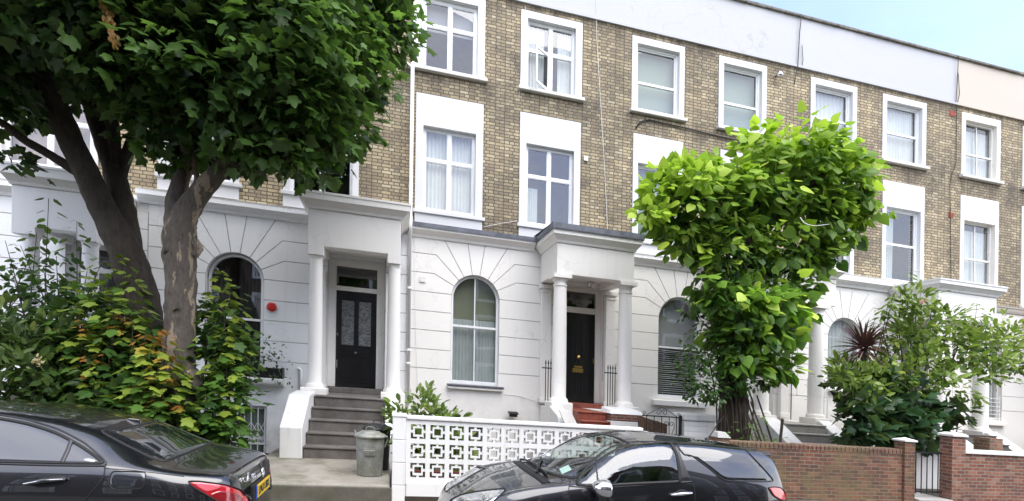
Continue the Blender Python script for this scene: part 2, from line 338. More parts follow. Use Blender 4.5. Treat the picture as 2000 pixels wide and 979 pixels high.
# ------------------------------------------------------------------ houses
YF = 12.3; ZB = -1.25; ZBR = 10.70
def arc(xc, zc, r, a0, a1, n):
    return [(xc + r * math.cos(R(a0 + (a1 - a0) * i / n)), zc + r * math.sin(R(a0 + (a1 - a0) * i / n))) for i in range(n + 1)]
def stucco(root, xL, xR, xc, door, base, mat, dz=0., rr=.56, ztop=4.86, knee=True):
    """ground-storey render: raised panels with real V joints, voussoirs round the arch; backing wall behind"""
    zs = 3.54 + dz; G = [1.86 + .4345 * k + dz for k in range(7)]; polys = []
    dl, dr, dt = door; left_door = dl < xc
    def half(sg, xe):                                 # sg -1 left, +1 right: panels from the arch to the edge xe
        E = (xe - xc) * sg
        def pt(x, z): return (xc + sg * x, zs + z)
        def A(a0, a1): return [(rr * math.cos(R(a0 + (a1 - a0) * i / 6)), rr * math.sin(R(a0 + (a1 - a0) * i / 6))) for i in range(7)]
        a0 = math.degrees(math.asin((G[4] - zs) / rr)); T = ztop - zs; g5 = G[5] - zs; g6 = G[6] - zs; g4 = G[4] - zs
        def kn(a, g):
            x = g / math.tan(R(a))
            return [(x, g), (E, g)] if x < E - .03 else [(E, E * math.tan(R(a)))]
        k27, k45 = kn(27, g5), kn(45, g6); x60 = T / math.tan(R(60)); x81 = T / math.tan(R(81))
        out = [A(a0, 27) + k27 + [(E, g4)], A(27, 45) + k45 + list(reversed(k27)), ]
        top45 = k45
        if x60 < E: out.append(A(45, 60) + [(x60, T), (E, T)] + list(reversed(top45)))
        else: out.append(A(45, 60) + [(E, E * math.tan(R(60)))] + list(reversed(top45)))
        out.append(A(60, 81) + ([(x81, T), (x60, T)] if x60 < E else [(x81, T), (E, T), (E, E * math.tan(R(60)))]))
        for o in out: polys.append([pt(*q) for q in o])
    el, er = (dr if left_door else xL), (xR if left_door else dl)
    half(-1, el); half(1, er)
    polys.append([(xc + .001 * 0 + x, zs + z) for x, z in [(rr * math.cos(R(a)), rr * math.sin(R(a))) for a in (81, 87, 93, 99)] + [((ztop - zs) / math.tan(R(99)), ztop - zs), ((ztop - zs) / math.tan(R(81)), ztop - zs)]])
    segs = [(el, xc - rr), (xc + rr, er)]
    far = [(xL, dl), (dr, xR)][0 if left_door else 1]
    for k in range(4):
        for a, b in segs: polys.append([(a, G[k]), (b, G[k]), (b, G[k + 1]), (a, G[k + 1])])
    if far[1] - far[0] > .03:
        zz = G + [ztop]
        for k in range(7): polys.append([(far[0], zz[k]), (far[1], zz[k]), (far[1], zz[k + 1]), (far[0], zz[k + 1])])
    if dt < ztop - .1: polys.append([(dl, dt), (dr, dt), (dr, ztop), (dl, ztop)])
    bm = bmesh.new()
    for p in polys:
        ar = sum(p[i][0] * p[(i + 1) % len(p)][1] - p[(i + 1) % len(p)][0] * p[i][1] for i in range(len(p)))
        if ar < 0: p = p[::-1]
        q = [p[0]]
        for pp in p[1:]:
            if (pp[0] - q[-1][0]) ** 2 + (pp[1] - q[-1][1]) ** 2 > 1e-8: q.append(pp)
        bm.faces.new([bm.verts.new((x, YF, z)) for x, z in q])
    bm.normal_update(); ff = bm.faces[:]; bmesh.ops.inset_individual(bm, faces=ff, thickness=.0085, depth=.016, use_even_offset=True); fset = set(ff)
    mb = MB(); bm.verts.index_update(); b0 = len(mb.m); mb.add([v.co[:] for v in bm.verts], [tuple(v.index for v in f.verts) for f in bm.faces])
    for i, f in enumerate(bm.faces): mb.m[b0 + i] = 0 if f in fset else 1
    bm.free()
    holes = [(xc - rr, xc + rr, 1.55 + dz, zs + rr, 'arch'), (dl, dr, 1.0, dt)] + ([base] if base else [])
    plain = [(xc - rr, xc + rr, 1.55 + dz, 3)] + ([base] if base else [])
    segs2 = [(xL, dl), (dr, xR)]
    for a, b in segs2:
        if b - a > .02: mb.wall(a, b, ZB, G[0] - .012, YF - .016, YF, [h for h in plain if a < h[0] and h[1] < b])
    mb.wall(xL, xR, ZB, 4.95, YF + .004, YF + .35, holes)
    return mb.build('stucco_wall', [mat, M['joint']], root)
def surround(w, X, Z, O, mat, y=.028, plinth=None):
    """flat painted band round a window: outer X,Z ; opening O"""
    mb = MB(); mb.wall(X[0], X[1], Z[0], Z[1], YF - y, YF + .006, [O])
    a, b, c, d = O; e = .045
    mb.wall(a - e, b + e, c - e, d + e, YF + .0062, YF + .17, [O])
    if plinth: mb.box(plinth[0], plinth[1], YF - .045, YF + .003, plinth[2], plinth[3])
    return mb.build('surround', mat, w, bevel=.006)
def sill(w, x0, x1, z, mat, d=.11, h=.09):
    mb = MB(); mb.hexa([(x0, YF - d, z - h), (x1, YF - d, z - h), (x1, YF + .02, z - h), (x0, YF + .02, z - h), (x0, YF - d, z - .012), (x1, YF - d, z - .012), (x1, YF + .12, z + .006), (x0, YF + .12, z + .006)])
    return mb.build('sill', mat, w, bevel=.008)
def cloth(w, name, x0, x1, z0, z1, y, mat, waves=6, amp=.025, seed=0, flat=False):
    rg = random.Random(seed); n = 2 if flat else max(12, int((x1 - x0) * 60)); ph = rg.random() * 6
    P = []
    for i in range(n + 1):
        t = i / n; row = []
        for j in range(7):
            u = j / 6; x = x0 + (x1 - x0) * t; z = z0 + (z1 - z0) * u
            d = 0 if flat else amp * (math.sin(t * waves * 6.283 + ph + .5 * math.sin(3 * u + ph)) + .5 * math.sin(t * waves * 13.7 + 2 * ph)) * (1.1 - .4 * u)
            row.append((x, y + d, z))
        P.append(row)
    mb = MB(); mb.grid(P)
    mb.grid([[(p[0], p[1] + .006, p[2]) for p in r] for r in reversed(P)])
    return mb.build(name, mat, w, smooth=True)
def window(root, O, style='sash', curtain=None, fm='frame', glass='glass', arch=False, lab=None, seed=0, split=.5, fy=.085, ft=.05):
    """frame with its bars is the window's own mesh; panes, curtains, sill and surround are sub-parts"""
    x0, x1, z0, z1 = O; y0 = YF + fy; mb = MB(); fr = ft; zm = z0 + (z1 - z0) * split; xm = (x0 + x1) / 2; gl = MB()
    zsp = z1 - (x1 - x0) / 2
    def pane(a, b, c, d, y):
        gl.add([(a, y, c), (b, y, c), (b, y, d), (a, y, d)], [(0, 1, 2, 3)])
    if arch:
        r = (x1 - x0) / 2
        mb.box(x0, x0 + fr, y0, y0 + .07, z0, zsp); mb.box(x1 - fr, x1, y0, y0 + .07, z0, zsp); mb.box(x0 + fr, x1 - fr, y0, y0 + .07, z0, z0 + .085)
        A = arc(xm, zsp, r, 0, 180, 28); B = arc(xm, zsp, r - fr, 0, 180, 28)
        for k in range(28):
            q = [A[k], A[k + 1], B[k + 1], B[k]]
            v = [(x, y0, z) for x, z in q] + [(x, y0 + .07, z) for x, z in q]; mb.add(v, [(0, 1, 2, 3), (7, 6, 5, 4), (3, 2, 6, 7)])
        mb.box(x0 + fr, x1 - fr, y0 - .012, y0 + .055, zm - .025, zm + .025)
        if style != 'plain':
            mb.box(xm - .013, xm + .013, y0 + .012, y0 + .055, z0 + .085, zm - .025); mb.box(xm - .013, xm + .013, y0 + .03, y0 + .06, zm + .025, z1 - fr + .004)
        gl.add([(x, y0 + .045, z) for x, z in [(x0 + fr, zm)] + [(x1 - fr, zm)] + B], [tuple(range(len(B) + 2))])
        pane(x0 + fr, x1 - fr, z0 + .085, zm, y0 + .035)
    else:
        mb.wall(x0, x1, z0, z1, y0, y0 + .075, [(x0 + fr, x1 - fr, z0 + fr + .01, z1 - fr)])
        if style in ('cross', 'cross_open'):
            op = style == 'cross_open'
            mb.wall(xm - .04, xm + .04, z0 + fr + .01, z1 - fr, y0 + .004, y0 + .07)
            mb.box(x0 + fr, xm - .04, y0 + .004, y0 + .07, zm - .035, zm + .035); mb.box(xm + .04, x1 - fr, y0 + .004, y0 + .07, zm - .035, zm + .035)
            e = .018
            for a, b in ((x0 + fr, xm - .04), (xm + .04, x1 - fr)):
                for c, d in ((z0 + fr + .01, zm - .035), (zm + .035, z1 - fr)):
                    if op and a < xm - .1 and c < zm - .1: continue
                    mb.wall(a, b, c, d, y0 + .012, y0 + .06, [(a + e, b - e, c + e, d - e)]); pane(a + e, b - e, c + e, d - e, y0 + .035)
        elif style == 'sash':
            a, b = x0 + fr, x1 - fr
            mb.box(a, b, y0 + .004, y0 + .06, zm - .03, zm + .03)
            mb.wall(a, b, zm + .03, z1 - fr, y0 + .03, y0 + .065, [(a + .03, b - .03, zm + .031, z1 - fr - .03)])
            mb.wall(a, b, z0 + fr + .01, zm - .03, y0 + .008, y0 + .045, [(a + .035, b - .035, z0 + fr + .055, zm - .031)])
            pane(a + .02, b - .02, zm, z1 - fr, y0 + .05); pane(a + .02, b - .02, z0 + fr, zm, y0 + .03)
        elif style == 'sash4':
            a, b = x0 + fr, x1 - fr
            mb.box(a, b, y0 + .004, y0 + .06, zm - .025, zm + .025)
            mb.box(xm - .012, xm + .012, y0 + .025, y0 + .06, zm + .025, z1 - fr); mb.box(xm - .012, xm + .012, y0 + .008, y0 + .045, z0 + fr + .01, zm - .025)
            pane(a, b, zm, z1 - fr, y0 + .05); pane(a, b, z0 + fr, zm, y0 + .03)
        elif style == 'pivot':
            a, b = x0 + fr, x1 - fr; pane(a, b, z0 + fr, z1 - fr, y0 + .04)
    w = mb.build('window', M[fm], root, bevel=.004)
    if lab: w['label'] = lab
    gl.build('pane', M[glass], w)
    if style == 'cross_open':
        g = MB(); a, b = x0 + fr + .005, xm - .045; L = b - a; an = R(38); sx, sy = math.cos(an), -math.sin(an)
        c, d = z0 + fr + .015, zm - .03
        def bx(u0, u1, za, zb, t0=-.02, t1=.025):
            v = []
            for zz in (za, zb):
                for uu, tt in ((u0, t0), (u1, t0), (u1, t1), (u0, t1)): v.append((b - uu * sx + tt * (-sy) * .0, y0 + uu * sy + tt, zz))
            g.hexa([v[1], v[0], v[3], v[2], v[5], v[4], v[7], v[6]])
        bx(0, .045, c, d); bx(L - .045, L, c, d); bx(.045, L - .045, c, c + .05); bx(.045, L - .045, d - .05, d)
        cs = g.build('open_casement', M[fm], w, fix=True)
        g2 = MB(); p = lambda u, z: (b - u * sx, y0 + u * sy + .002, z)
        g2.add([p(.04, c + .045), p(L - .04, c + .045), p(L - .04, d - .045), p(.04, d - .045)], [(3, 2, 1, 0)]); g2.build('casement_pane', M[glass], w)
    yc = y0 + .16
    for cu in (curtain or []):
        k, mt, a, b, c, d = cu
        cloth(w, 'blind' if k == 'flat' else 'curtain', x0 + (x1 - x0) * a, x0 + (x1 - x0) * b, z0 + (z1 - z0) * c, z0 + (z1 - z0) * d, yc + (.04 if k == 'flat' else .0), M[mt], waves=5 + 4 * (b - a), amp=.02, seed=seed, flat=k == 'flat')
    return w
def column(por, x, y, z0, z1, r, mat, capital=True, name='column'):
    t = z1 - z0; pr = [(r * 1.30, 0), (r * 1.32, .03), (r * 1.22, .075), (r * 1.08, .085), (r * 1.04, .11)]
    for u in (0, .2, .4, .6, .8, .93): pr.append((r * (1 - .13 * u * u), .13 + (t - .26) * u / 1.0 * .985))
    top = t - .13
    if capital: pr = [p for p in pr if p[1] < top - .16] + [(r * .89, top - .12), (r * .98, top - .115), (r * .98, top - .085), (r * .88, top - .08), (r * .88, top - .02), (r * 1.05, top + .03), (r * 1.12, top + .05)]
    else: pr = [p for p in pr if p[1] < top - .02] + [(r * .87, t - .06), (r * .95, t - .05), (r * .97, t)]
    mb = MB(); mb.lathe((x, y, z0), pr, 28)
    if capital:
        q = r * 1.28; mb.box(x - q, x + q, y - q, y + q, z0 + top + .05, z1)
    o = mb.build(name, mat, por, smooth=True)
    md = o.modifiers.new('crisp', 'EDGE_SPLIT'); md.split_angle = R(35); return o
def porch(root, ent, zb, zo, cor, colx, r, mat, floor=1.18, capital=True, steps=5, y_foot=9.3, foot=.2, step_mat='step', sx=None, plinth_w=.22, cmat=None, zc0=1.30, lead=False, backfill=True, lab=None, corz=(4.78, 5.08)):
    xl, xr = ent; yf = 10.95; mb = MB()
    if zo > zb + .03:                                  # deep entablature whose ends drop over the columns
        inl, inr = colx[0] + r * 1.12, colx[1] - r * 1.05
        mb.prism_y([(xl, zb), (inl, zb), (inl, zo), (inr, zo), (inr, zb), (xr, zb), (xr, corz[0]), (xl, corz[0])], yf, yf + .30)
    else: mb.box(xl, xr, yf, yf + .30, zb, corz[0])
    mb.box(xl, xl + .28, yf + .302, YF - .018, zb if zo <= zb + .03 else zo, corz[0]); mb.box(xr - .28, xr, yf + .302, YF - .018, zb if zo <= zb + .03 else zo, corz[0])
    mb.box(xl + .28, xr - .28, yf + .302, YF - .02, zo + .14, zo + .20)
    po = mb.build('porch', mat, root, bevel=.01)
    if lab: po['label'] = lab
    a, b = cor; z0, z1 = corz; c = MB(); e = a - xl
    prof = [(0., z0), (-.03, z0), (-.05, z0 + .05), (-.13, z0 + .13), (-.16, z0 + .15), (-.16, z1 - .05), (-.175, z1 - .04), (-.175, z1), (0., z1 + .03)]
    n = len(prof); ov = xl - a; V = []
    for k, (dy, z) in enumerate(prof):                 # mitred cornice on three sides
        o = -dy / .175 * ov; V += [(xl - o, YF - .02, z), (xl - o, yf + dy, z), (xr + o * (b - xr) / ov, yf + dy, z), (xr + o * (b - xr) / ov, YF - .02, z)]
    fs = []
    for k in range(n - 1):
        for j in range(3): i = k * 4 + j; fs.append((i, i + 1, i + 5, i + 4))
    i = (n - 1) * 4; fs.append((i, i + 1, i + 2, i + 3)); fs.append((3, 2, 1, 0))
    c.add(V, fs); c.build('porch_cornice', cmat or mat, po)
    if lead:
        l = MB(); ya = yf - .19; xa, xb = a - .015, b + .015
        def scal(x0, x1):
            k = int((x1 - x0) / .062); p = []
            for q in range(k):
                u0 = x0 + (x1 - x0) * q / k; w_ = (x1 - x0) / k
                p += [(u0, z1 - .045)] + [(u0 + w_ * s, z1 - .045 - .035 * math.sin(math.pi * s)) for s in (.25, .5, .75)]
            return p + [(x1, z1 - .045), (x1, z1 + .055), (x0, z1 + .055)]
        l.prism_y(scal(xa, xb), ya - .012, ya)
        l.prism_x([(y, z) for y, z in scal(ya, YF - .25)], xa, xa + .012); l.prism_x([(y, z) for y, z in scal(ya, YF - .25)], xb - .012, xb)
        l.add([(xa, ya - .012, z1 + .056), (xb, ya - .012, z1 + .056), (xb, YF - .03, z1 + .13), (xa, YF - .03, z1 + .13)], [(0, 1, 2, 3)])
        l.build('lead_flashing', M['lead'], po)
    for x in colx:
        column(po, x, 11.12, zc0, zb, r, mat, capital)
        p = MB(); p.box(x - plinth_w, x + plinth_w, 10.86, 11.38, foot - .3, zc0 - .001); p.build('column_plinth', mat, po, bevel=.012)
    fl = MB(); sl, sr = sx or (colx[0] + .2, colx[1] - .2); N = steps; y1 = 10.55; t = (y1 - y_foot) / (N - 1); h = (floor - foot) / N
    for k in range(N):
        z = foot + h * (k + 1); y = y_foot + t * k; ye = y_foot + t * (k + 1) + .0 if k < N - 1 else YF + .2
        fl.box(sl, sr, y, ye + (.0 if k == N - 1 else 0), foot - .35, z - .035); fl.box(sl + .001, sr - .001, y - .025, ye - (.026 if k < N - 1 else 0), z - .0345, z)
    fl.build('steps', M[step_mat], po, bevel=.012)
    ba = MB(); ba.box(xl + .05, sl - .002, 11.384, YF - .02, ZB, floor - .004); ba.box(sr + .002, xr - .05, 11.384, YF - .02, ZB, floor - .004); ba.build('porch_base', mat, po)
    return po
def cheek(po, x0, x1, pts, mat, name='stair_wall'):
    mb = MB(); mb.prism_x(pts, x0, x1); return mb.build(name, mat, po, bevel=.015)
def pilaster(po, x0, x1, z0, z1, mat, cap=True):
    mb = MB(); mb.box(x0, x1, YF - .16, YF - .018, z0, z1 - .1); mb.box(x0 - .03, x1 + .03, YF - .19, YF - .0185, z0 - .08, z0 + .04)
    if cap: mb.box(x0 - .02, x1 + .02, YF - .18, YF - .0185, z1 - .20, z1 - .16); mb.box(x0 - .045, x1 + .045, YF - .20, YF - .019, z1 - .1, z1)
    return mb.build('pilaster', mat, po, bevel=.012)
def doorway(root, X, zt, op, mat_frame, kind, leafmat, tz, doorz=(1.30, 3.46), yd=12.52, dlab=None):
    """X door leaf limits, op wall opening (l, r, top), tz transom glass z range"""
    l, r, t = op; x0, x1 = X; fr = MB()
    fr.box(l + .001, x0, yd - .06, yd + .06, doorz[0], t - .001); fr.box(x1, r - .001, yd - .06, yd + .06, doorz[0], t - .001)
    fr.box(x0, x1, yd - .055, yd + .06, doorz[1], tz[0]); fr.box(x0, x1, yd - .055, yd + .06, tz[1], t - .001)
    d = MB(); z0, z1 = doorz; d.box(x0 + .004, x1 - .004, yd - .03, yd + .02, z0, z1 - .004)
    W = x1 - x0; pan = []
    for a, b in ((.14, .44), (.56, .86)):
        for c, e in (((.07, .32), (.44, .90)) if kind != 'four' else ((.09, .34), (.44, .90))): pan.append((x0 + W * a, x0 + W * b, z0 + (z1 - z0) * c, z0 + (z1 - z0) * e))
    gp = []
    for (a, b, c, e) in pan:
        d.wall(a - .028, b + .028, c - .028, e + .028, yd - .046, yd - .0302, [(a, b, c, e)])
        if kind == 'glazed' and e - c > .8: gp.append((a, b, c, e))
        else: d.hexa([(a + .0, yd - .031, c), (b, yd - .031, c), (b, yd - .0295, e), (a, yd - .0295, e), (a + .035, yd - .043, c + .035), (b - .035, yd - .043, c + .035), (b - .035, yd - .043, e - .035), (a + .035, yd - .043, e - .035)][:4] and [(a + .04, yd - .042, c + .04), (b - .04, yd - .042, c + .04), (b - .04, yd - .0302, c + .04), (a + .04, yd - .0302, c + .04), (a + .04, yd - .042, e - .04), (b - .04, yd - .042, e - .04), (b - .04, yd - .0302, e - .04), (a + .04, yd - .0302, e - .04)])
    do = d.build('front_door', leafmat, root, bevel=.004)
    if dlab: do['label'] = dlab
    fr.build('door_frame', mat_frame, do, bevel=.008)
    tg = MB(); tg.add([(x0, yd, tz[0]), (x1, yd, tz[0]), (x1, yd, tz[1]), (x0, yd, tz[1])], [(0, 1, 2, 3)]); tg.build('transom_light', M['glass_dark'], do)
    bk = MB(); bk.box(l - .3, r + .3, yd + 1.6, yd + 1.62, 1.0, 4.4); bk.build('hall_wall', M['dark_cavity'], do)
    if gp:
        for (a, b, c, e) in gp:
            g = MB(); g.box(a, b, yd - .036, yd - .0303, c, e); g.build('door_glass', M['door_glass'], do)
    return do
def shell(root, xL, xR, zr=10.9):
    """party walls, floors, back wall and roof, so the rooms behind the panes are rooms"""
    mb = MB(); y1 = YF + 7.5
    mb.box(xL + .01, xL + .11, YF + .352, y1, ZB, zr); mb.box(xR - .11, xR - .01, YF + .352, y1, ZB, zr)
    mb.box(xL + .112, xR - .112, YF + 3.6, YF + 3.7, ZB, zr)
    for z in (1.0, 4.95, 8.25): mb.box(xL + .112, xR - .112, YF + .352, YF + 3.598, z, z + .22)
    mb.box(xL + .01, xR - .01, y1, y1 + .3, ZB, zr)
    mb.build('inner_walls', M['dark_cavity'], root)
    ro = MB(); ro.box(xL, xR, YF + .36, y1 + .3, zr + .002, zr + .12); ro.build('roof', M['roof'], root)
def upper(root, xL, xR, wins, pmat, z0=4.95, dz=0., bmat='brick'):
    mb = MB(); mb.wall(xL, xR, z0, ZBR + dz, YF, YF + .35, [(o[0] - .02, o[1] + .02, o[2] - .02, o[3] + .02) for o in wins]); mb.build('brick_wall', M[bmat], root)
    p = MB(); p.hexa([(xL, YF - .03, ZBR + dz + .002), (xR, YF - .03, ZBR + dz + .002), (xR, YF + .3, ZBR + dz + .002), (xL, YF + .3, ZBR + dz + .002), (xL, YF - .008, 12.05 + dz), (xR, YF - .008, 12.05 + dz), (xR, YF + .3, 12.05 + dz), (xL, YF + .3, 12.05 + dz)])
    p.box(xL, xR, YF - .055, YF + .05, ZBR + dz - .012, ZBR + dz + .05)
    p.build('parapet', M[pmat], root)
    c = MB(); n = 9
    for k in range(n):
        a = xL + (xR - xL) * k / n; b = xL + (xR - xL) * (k + 1) / n - .006; j = RNG.uniform(-.012, .012)
        c.box(a, b, YF - .07 + j, YF + .36, 12.052 + dz, 12.12 + dz + j)
    c.build('coping', M['coping'], root, bevel=.012)
def cornice(root, xL, xR, z0, z1, mat, d=.2, lead=False):
    mb = MB(); prof = [(0, z0), (-.05, z0), (-.07, z0 + .06), (-.16 * d / .2, z0 + .13), (-d, z0 + .15), (-d, z1 - .03), (-d - .01, z1), (0, z1 + .02)]
    mb.prism_x([(YF - .0005 + y, z) for y, z in prof], xL, xR); o = mb.build('cornice', mat, root)
    if lead:
        l = MB(); k = int((xR - xL) / .062); p = []; ya = YF - d - .012
        for q in range(k):
            u0 = xL + (xR - xL) * q / k; w_ = (xR - xL) / k
            p += [(u0, z1 - .05)] + [(u0 + w_ * s, z1 - .05 - .035 * math.sin(math.pi * s)) for s in (.25, .5, .75)]
        l.prism_y(p + [(xR, z1 - .05), (xR, z1 + .03), (xL, z1 + .03)], ya - .012, ya)
        l.add([(xL, ya - .012, z1 + .031), (xR, ya - .012, z1 + .031), (xR, YF - .05, z1 + .06), (xL, YF - .05, z1 + .06)], [(0, 1, 2, 3)])
        l.build('lead_flashing', M['lead'], o)
    return o
def door_glass_mat():
    m, nt, out = new_mat('reeded_door_glass'); t = NT(nt); p = geopos(t)
    n = t.n('ShaderNodeTexNoise', Scale=38., Detail=2.); mp = t.n('ShaderNodeMapping'); mp.inputs['Scale'].default_value = (.5, 1, 1.3); t.l(p, mp.inputs['Vector']); t.l(mp.outputs[0], n.inputs['Vector'])
    c = t.ramp(n.outputs['Fac'], [(.35, (.07, .075, .075)), (.65, (.22, .23, .23))]); t.bsdf(out, c, .25, t.bump(n.outputs['Fac'], .6, .01)); return m
M['door_glass'] = door_glass_mat()
HG = 'houses of the terrace'
def top_window(root, X, curtain, style='sash', fm='frame', sm='white_clean', Z=(8.70, 10.53), b=.14, bt=.17, split=.5, sillm='sill', seed=0, dz=0., lab=None, glass='glass', ft=.05):
    O = (X[0] + b, X[1] - b, Z[0] + .005 + dz, Z[1] - bt + dz)
    w = window(root, O, style, curtain, fm, glass, lab=lab, seed=seed, split=split, ft=ft)
    surround(w, X, (Z[0] + dz, Z[1] + dz), O, M[sm]); sill(w, X[0] - .05, X[1] + .06, Z[0] + dz, M[sillm]); return O
def first_window(root, X, curtain, style='sash', fm='frame', sm='white_clean', ztop=8.10, zo=7.38, zs=5.46, b=.13, split=.5, seed=0, dz=0., plinth=True, lab=None, glass='glass', ft=.05):
    O = (X[0] + b, X[1] - b, zs + .005 + dz, zo + dz)
    w = window(root, O, style, curtain, fm, glass, lab=lab, seed=seed, split=split, ft=ft)
    surround(w, X, (zs + dz, ztop + dz), O, M[sm], plinth=(X[0] + .0, X[1] + .0, 5.12 + dz, zs - .09 + dz) if plinth else None); sill(w, X[0] - .04, X[1] + .06, zs + dz, M[sm], d=.09, h=.088); return O
XB = [-10.06, -4.84, .38, 5.60, 10.74, 16.06, 21.4]
# ---- house with slatted blinds, mostly behind the tree (left edge)
h = empty('terraced_house', (-7.4, YF, 0), 'white terraced house with brown slatted blinds, partly behind the left tree trunk', 'house', HG); dz = -.2
O1 = top_window(h, (-9.9, -8.35), None, 'cross', seed=1, dz=dz); O2 = top_window(h, (-7.5, -5.95), None, 'cross', seed=2, dz=dz)
O3 = first_window(h, (-9.9, -8.35), [('flat', 'blind_brown', 0, 1, 0, 1)], 'cross', dz=dz); O4 = first_window(h, (-7.5, -5.75), [('flat', 'blind_brown', 0, 1, 0, 1)], 'cross', dz=dz)
upper(h, XB[0], XB[1], [O1, O2, O3, O4], 'parapet', dz=dz); shell(h, XB[0], XB[1])
stucco(h, XB[0], XB[1], -8.55, (-6.28, -5.2, 3.9), None, M['white_cool'], dz=dz, ztop=4.62)
window(h, (-9.11, -7.99, 1.35, 3.90), 'bar', None, arch=True)
cornice(h, XB[0], -6.52, 4.6, 4.87, M['white_worn'])
po = porch(h, (-6.42, -5.15), 3.66, 3.80, (-6.54, -5.05), (-6.22, -5.30), .14, M['white_cool'], capital=False, corz=(4.50, 4.84), cmat=M['white_worn'])
doorway(h, (-6.15, -5.35), 0, (-6.28, -5.2, 3.9), M['white_cool'], 'four', M['black_gloss'], (3.40, 3.78), doorz=(1.19, 3.30))
# ---- house with the arched window box and the black glazed door
h = empty('terraced_house', (-2.2, YF, 0), 'white terraced house with red alarm and black part-glazed door up grey steps', 'house', HG)
O1 = top_window(h, (-4.68, -3.1), [('flat', 'blind_grey', 0, 1, .4, 1)], 'cross'); O2 = top_window(h, (-2.28, -.74), None, 'cross')
O3 = first_window(h, (-4.68, -3.15), None, 'cross'); O4 = first_window(h, (-2.28, -.72), None, 'cross')
upper(h, XB[1], XB[2], [O1, O2, O3, O4], 'parapet'); shell(h, XB[1], XB[2])
dz = -.1; base = (-3.72, -2.54, -.62, .79)
stucco(h, XB[1], XB[2], -3.2, (-1.34, -.12, 4.14), base, M['white_cool'], dz=dz)
w = window(h, (-3.74, -2.66, 1.46, 3.98), 'plain', [('cloth', 'drape_dark', .02, .34, .02, .9), ('cloth', 'drape_dark', .52, .98, .02, .98)], arch=True, split=.46, glass='glass')
sm = MB(); sm.prism_x([(YF - .30, 1.27), (YF - .33, 1.30), (YF - .33, 1.385), (YF - .28, 1.40), (YF + .1, 1.42), (YF + .02, 1.23), (YF - .2, 1.24)], -4.0, -2.17); sm.build('sill', M['white_worn'], w, bevel=.02)
w = window(h, base, 'sash', [('flat', 'blind', 0, 1, .0, 1)], fy=.12, lab='basement window behind a white folding security grille')
g = MB(); x0, x1, z0, z1 = base; yg = YF + .05
for k in range(9): x = x0 + .05 + (x1 - x0 - .1) * k / 8; g.box(x - .009, x + .009, yg - .01, yg + .01, z0 + .01, z1 - .01)
for zz in (z0 + .12, z0 + .58, z0 + .82):
    for k in range(8):
        a = x0 + .05 + (x1 - x0 - .1) * k / 8; b = a + (x1 - x0 - .1) / 8; hh = .24
        for (pa, pb) in (((a, zz), (b, zz + hh)), ((b, zz), (a, zz + hh))): g.tube([(pa[0], yg - .014, pa[1]), (pb[0], yg - .014, pb[1])], .007, 4)
g.box(x0 + .01, x1 - .01, yg - .02, yg + .012, z0 + .60 - .02, z0 + .60 + .02)
g.build('security_grille', M['iron_white'], w)
cornice(h, XB[1] - .18, -1.75, 4.80, 5.06, M['white_cool'], d=.17)
po = porch(h, (-1.575, .188), 3.89, 4.07, (-1.745, .385), (-1.43, .078), .136, M['white'], capital=False, steps=5, sx=(-1.36, -.08), plinth_w=.235, cmat=M['white'])
cheek(po, -1.72, -1.37, [(10.85, -.3), (9.28, -.3), (9.24, .70), (10.05, 1.20), (10.85, 1.24)], M['white_worn']); cheek(po, -.06, .16, [(10.85, -.3), (9.28, -.3), (9.28, .55), (10.1, 1.15), (10.85, 1.2)], M['white_worn'])
pilaster(po, -1.56, -1.36, 1.28, 3.9, M['white'], False); pilaster(po, -.10, .12, 1.28, 3.9, M['white'], False)
th = MB(); th.box(-1.3, -.14, 12.15, 12.58, 1.18, 1.30); th.build('threshold', M['step'], po, bevel=.012)
do = doorway(h, (-1.175, -.295), 0, (-1.34, -.12, 4.14), M['white'], 'glazed', M['black_gloss'], (3.56, 4.0), doorz=(1.303, 3.46))
kb = MB(); kb.lathe((-.735, 12.44, 2.07), [(.02, 0), (.028, .01), (.028, .03), (.015, .042)], 10); kb.box(-1.155, -1.13, 12.45, 12.49, 1.72, 1.90); kb.box(-1.15, -1.12, 12.46, 12.49, 2.45, 2.5); kb.build('door_fittings', M['steel'], do)
al = MB(); al.v = []; n = 24
for r_, y_ in ((.098, 0), (.098, -.035), (.082, -.05), (.045, -.056)):
    for k in range(n): a = 2 * math.pi * k / n; al.v.append((-2.47 + r_ * math.cos(a), YF - .018 + y_, 2.92 + r_ * math.sin(a)))
al.f = [(j * n + i, j * n + (i + 1) % n, (j + 1) * n + (i + 1) % n, (j + 1) * n + i) for j in range(3) for i in range(n)] + [tuple(3 * n + i for i in range(n))]; al.m = [0] * len(al.f); ar = MB(); ar.tube([(-2.47 + .108 * math.cos(a), YF - .03, 2.92 + .108 * math.sin(a)) for a in np.linspace(0, 6.283, 25)], .012, 6, False); al_rim = ar
al = al.build('alarm_bell', M['red_plastic'], h, smooth=True, fix=True); al_rim.build('bell_rim', M['white_plastic'], al, smooth=True)
hb = MB(); hb.v = []
fr = MB()
for zz in (.42, .22): fr.tube([(-2.18, YF - .02, .5), (-2.14, YF - .18, .5 - .02), (-2.02, YF - .25, .49), (-1.9, YF - .18, .48), (-1.86, YF - .02, .5)] if zz == .42 else [(-2.1, YF - .02, .28), (-2.02, YF - .1, .25), (-1.94, YF - .02, .28)], .008, 5)
for k in range(6): u = k / 5; fr.tube([(-2.18 + .32 * u, YF - .02 - .22 * math.sin(math.pi * u), .49), (-2.12 + .2 * u, YF - .02 - .12 * math.sin(math.pi * u), .34), (-2.06 + .08 * u, YF - .02 - .06 * math.sin(math.pi * u), .27)], .007, 4)
fr.build('wall_basket', M['iron'], h)
pp = MB(); pp.tube([(-1.86, YF - .05, 1.05), (-1.86, YF - .05, 1.62), (-1.93, YF - .06, 1.66)], .03, 8); pp.build('vent_pipe', M['white_cool'], h, smooth=True)
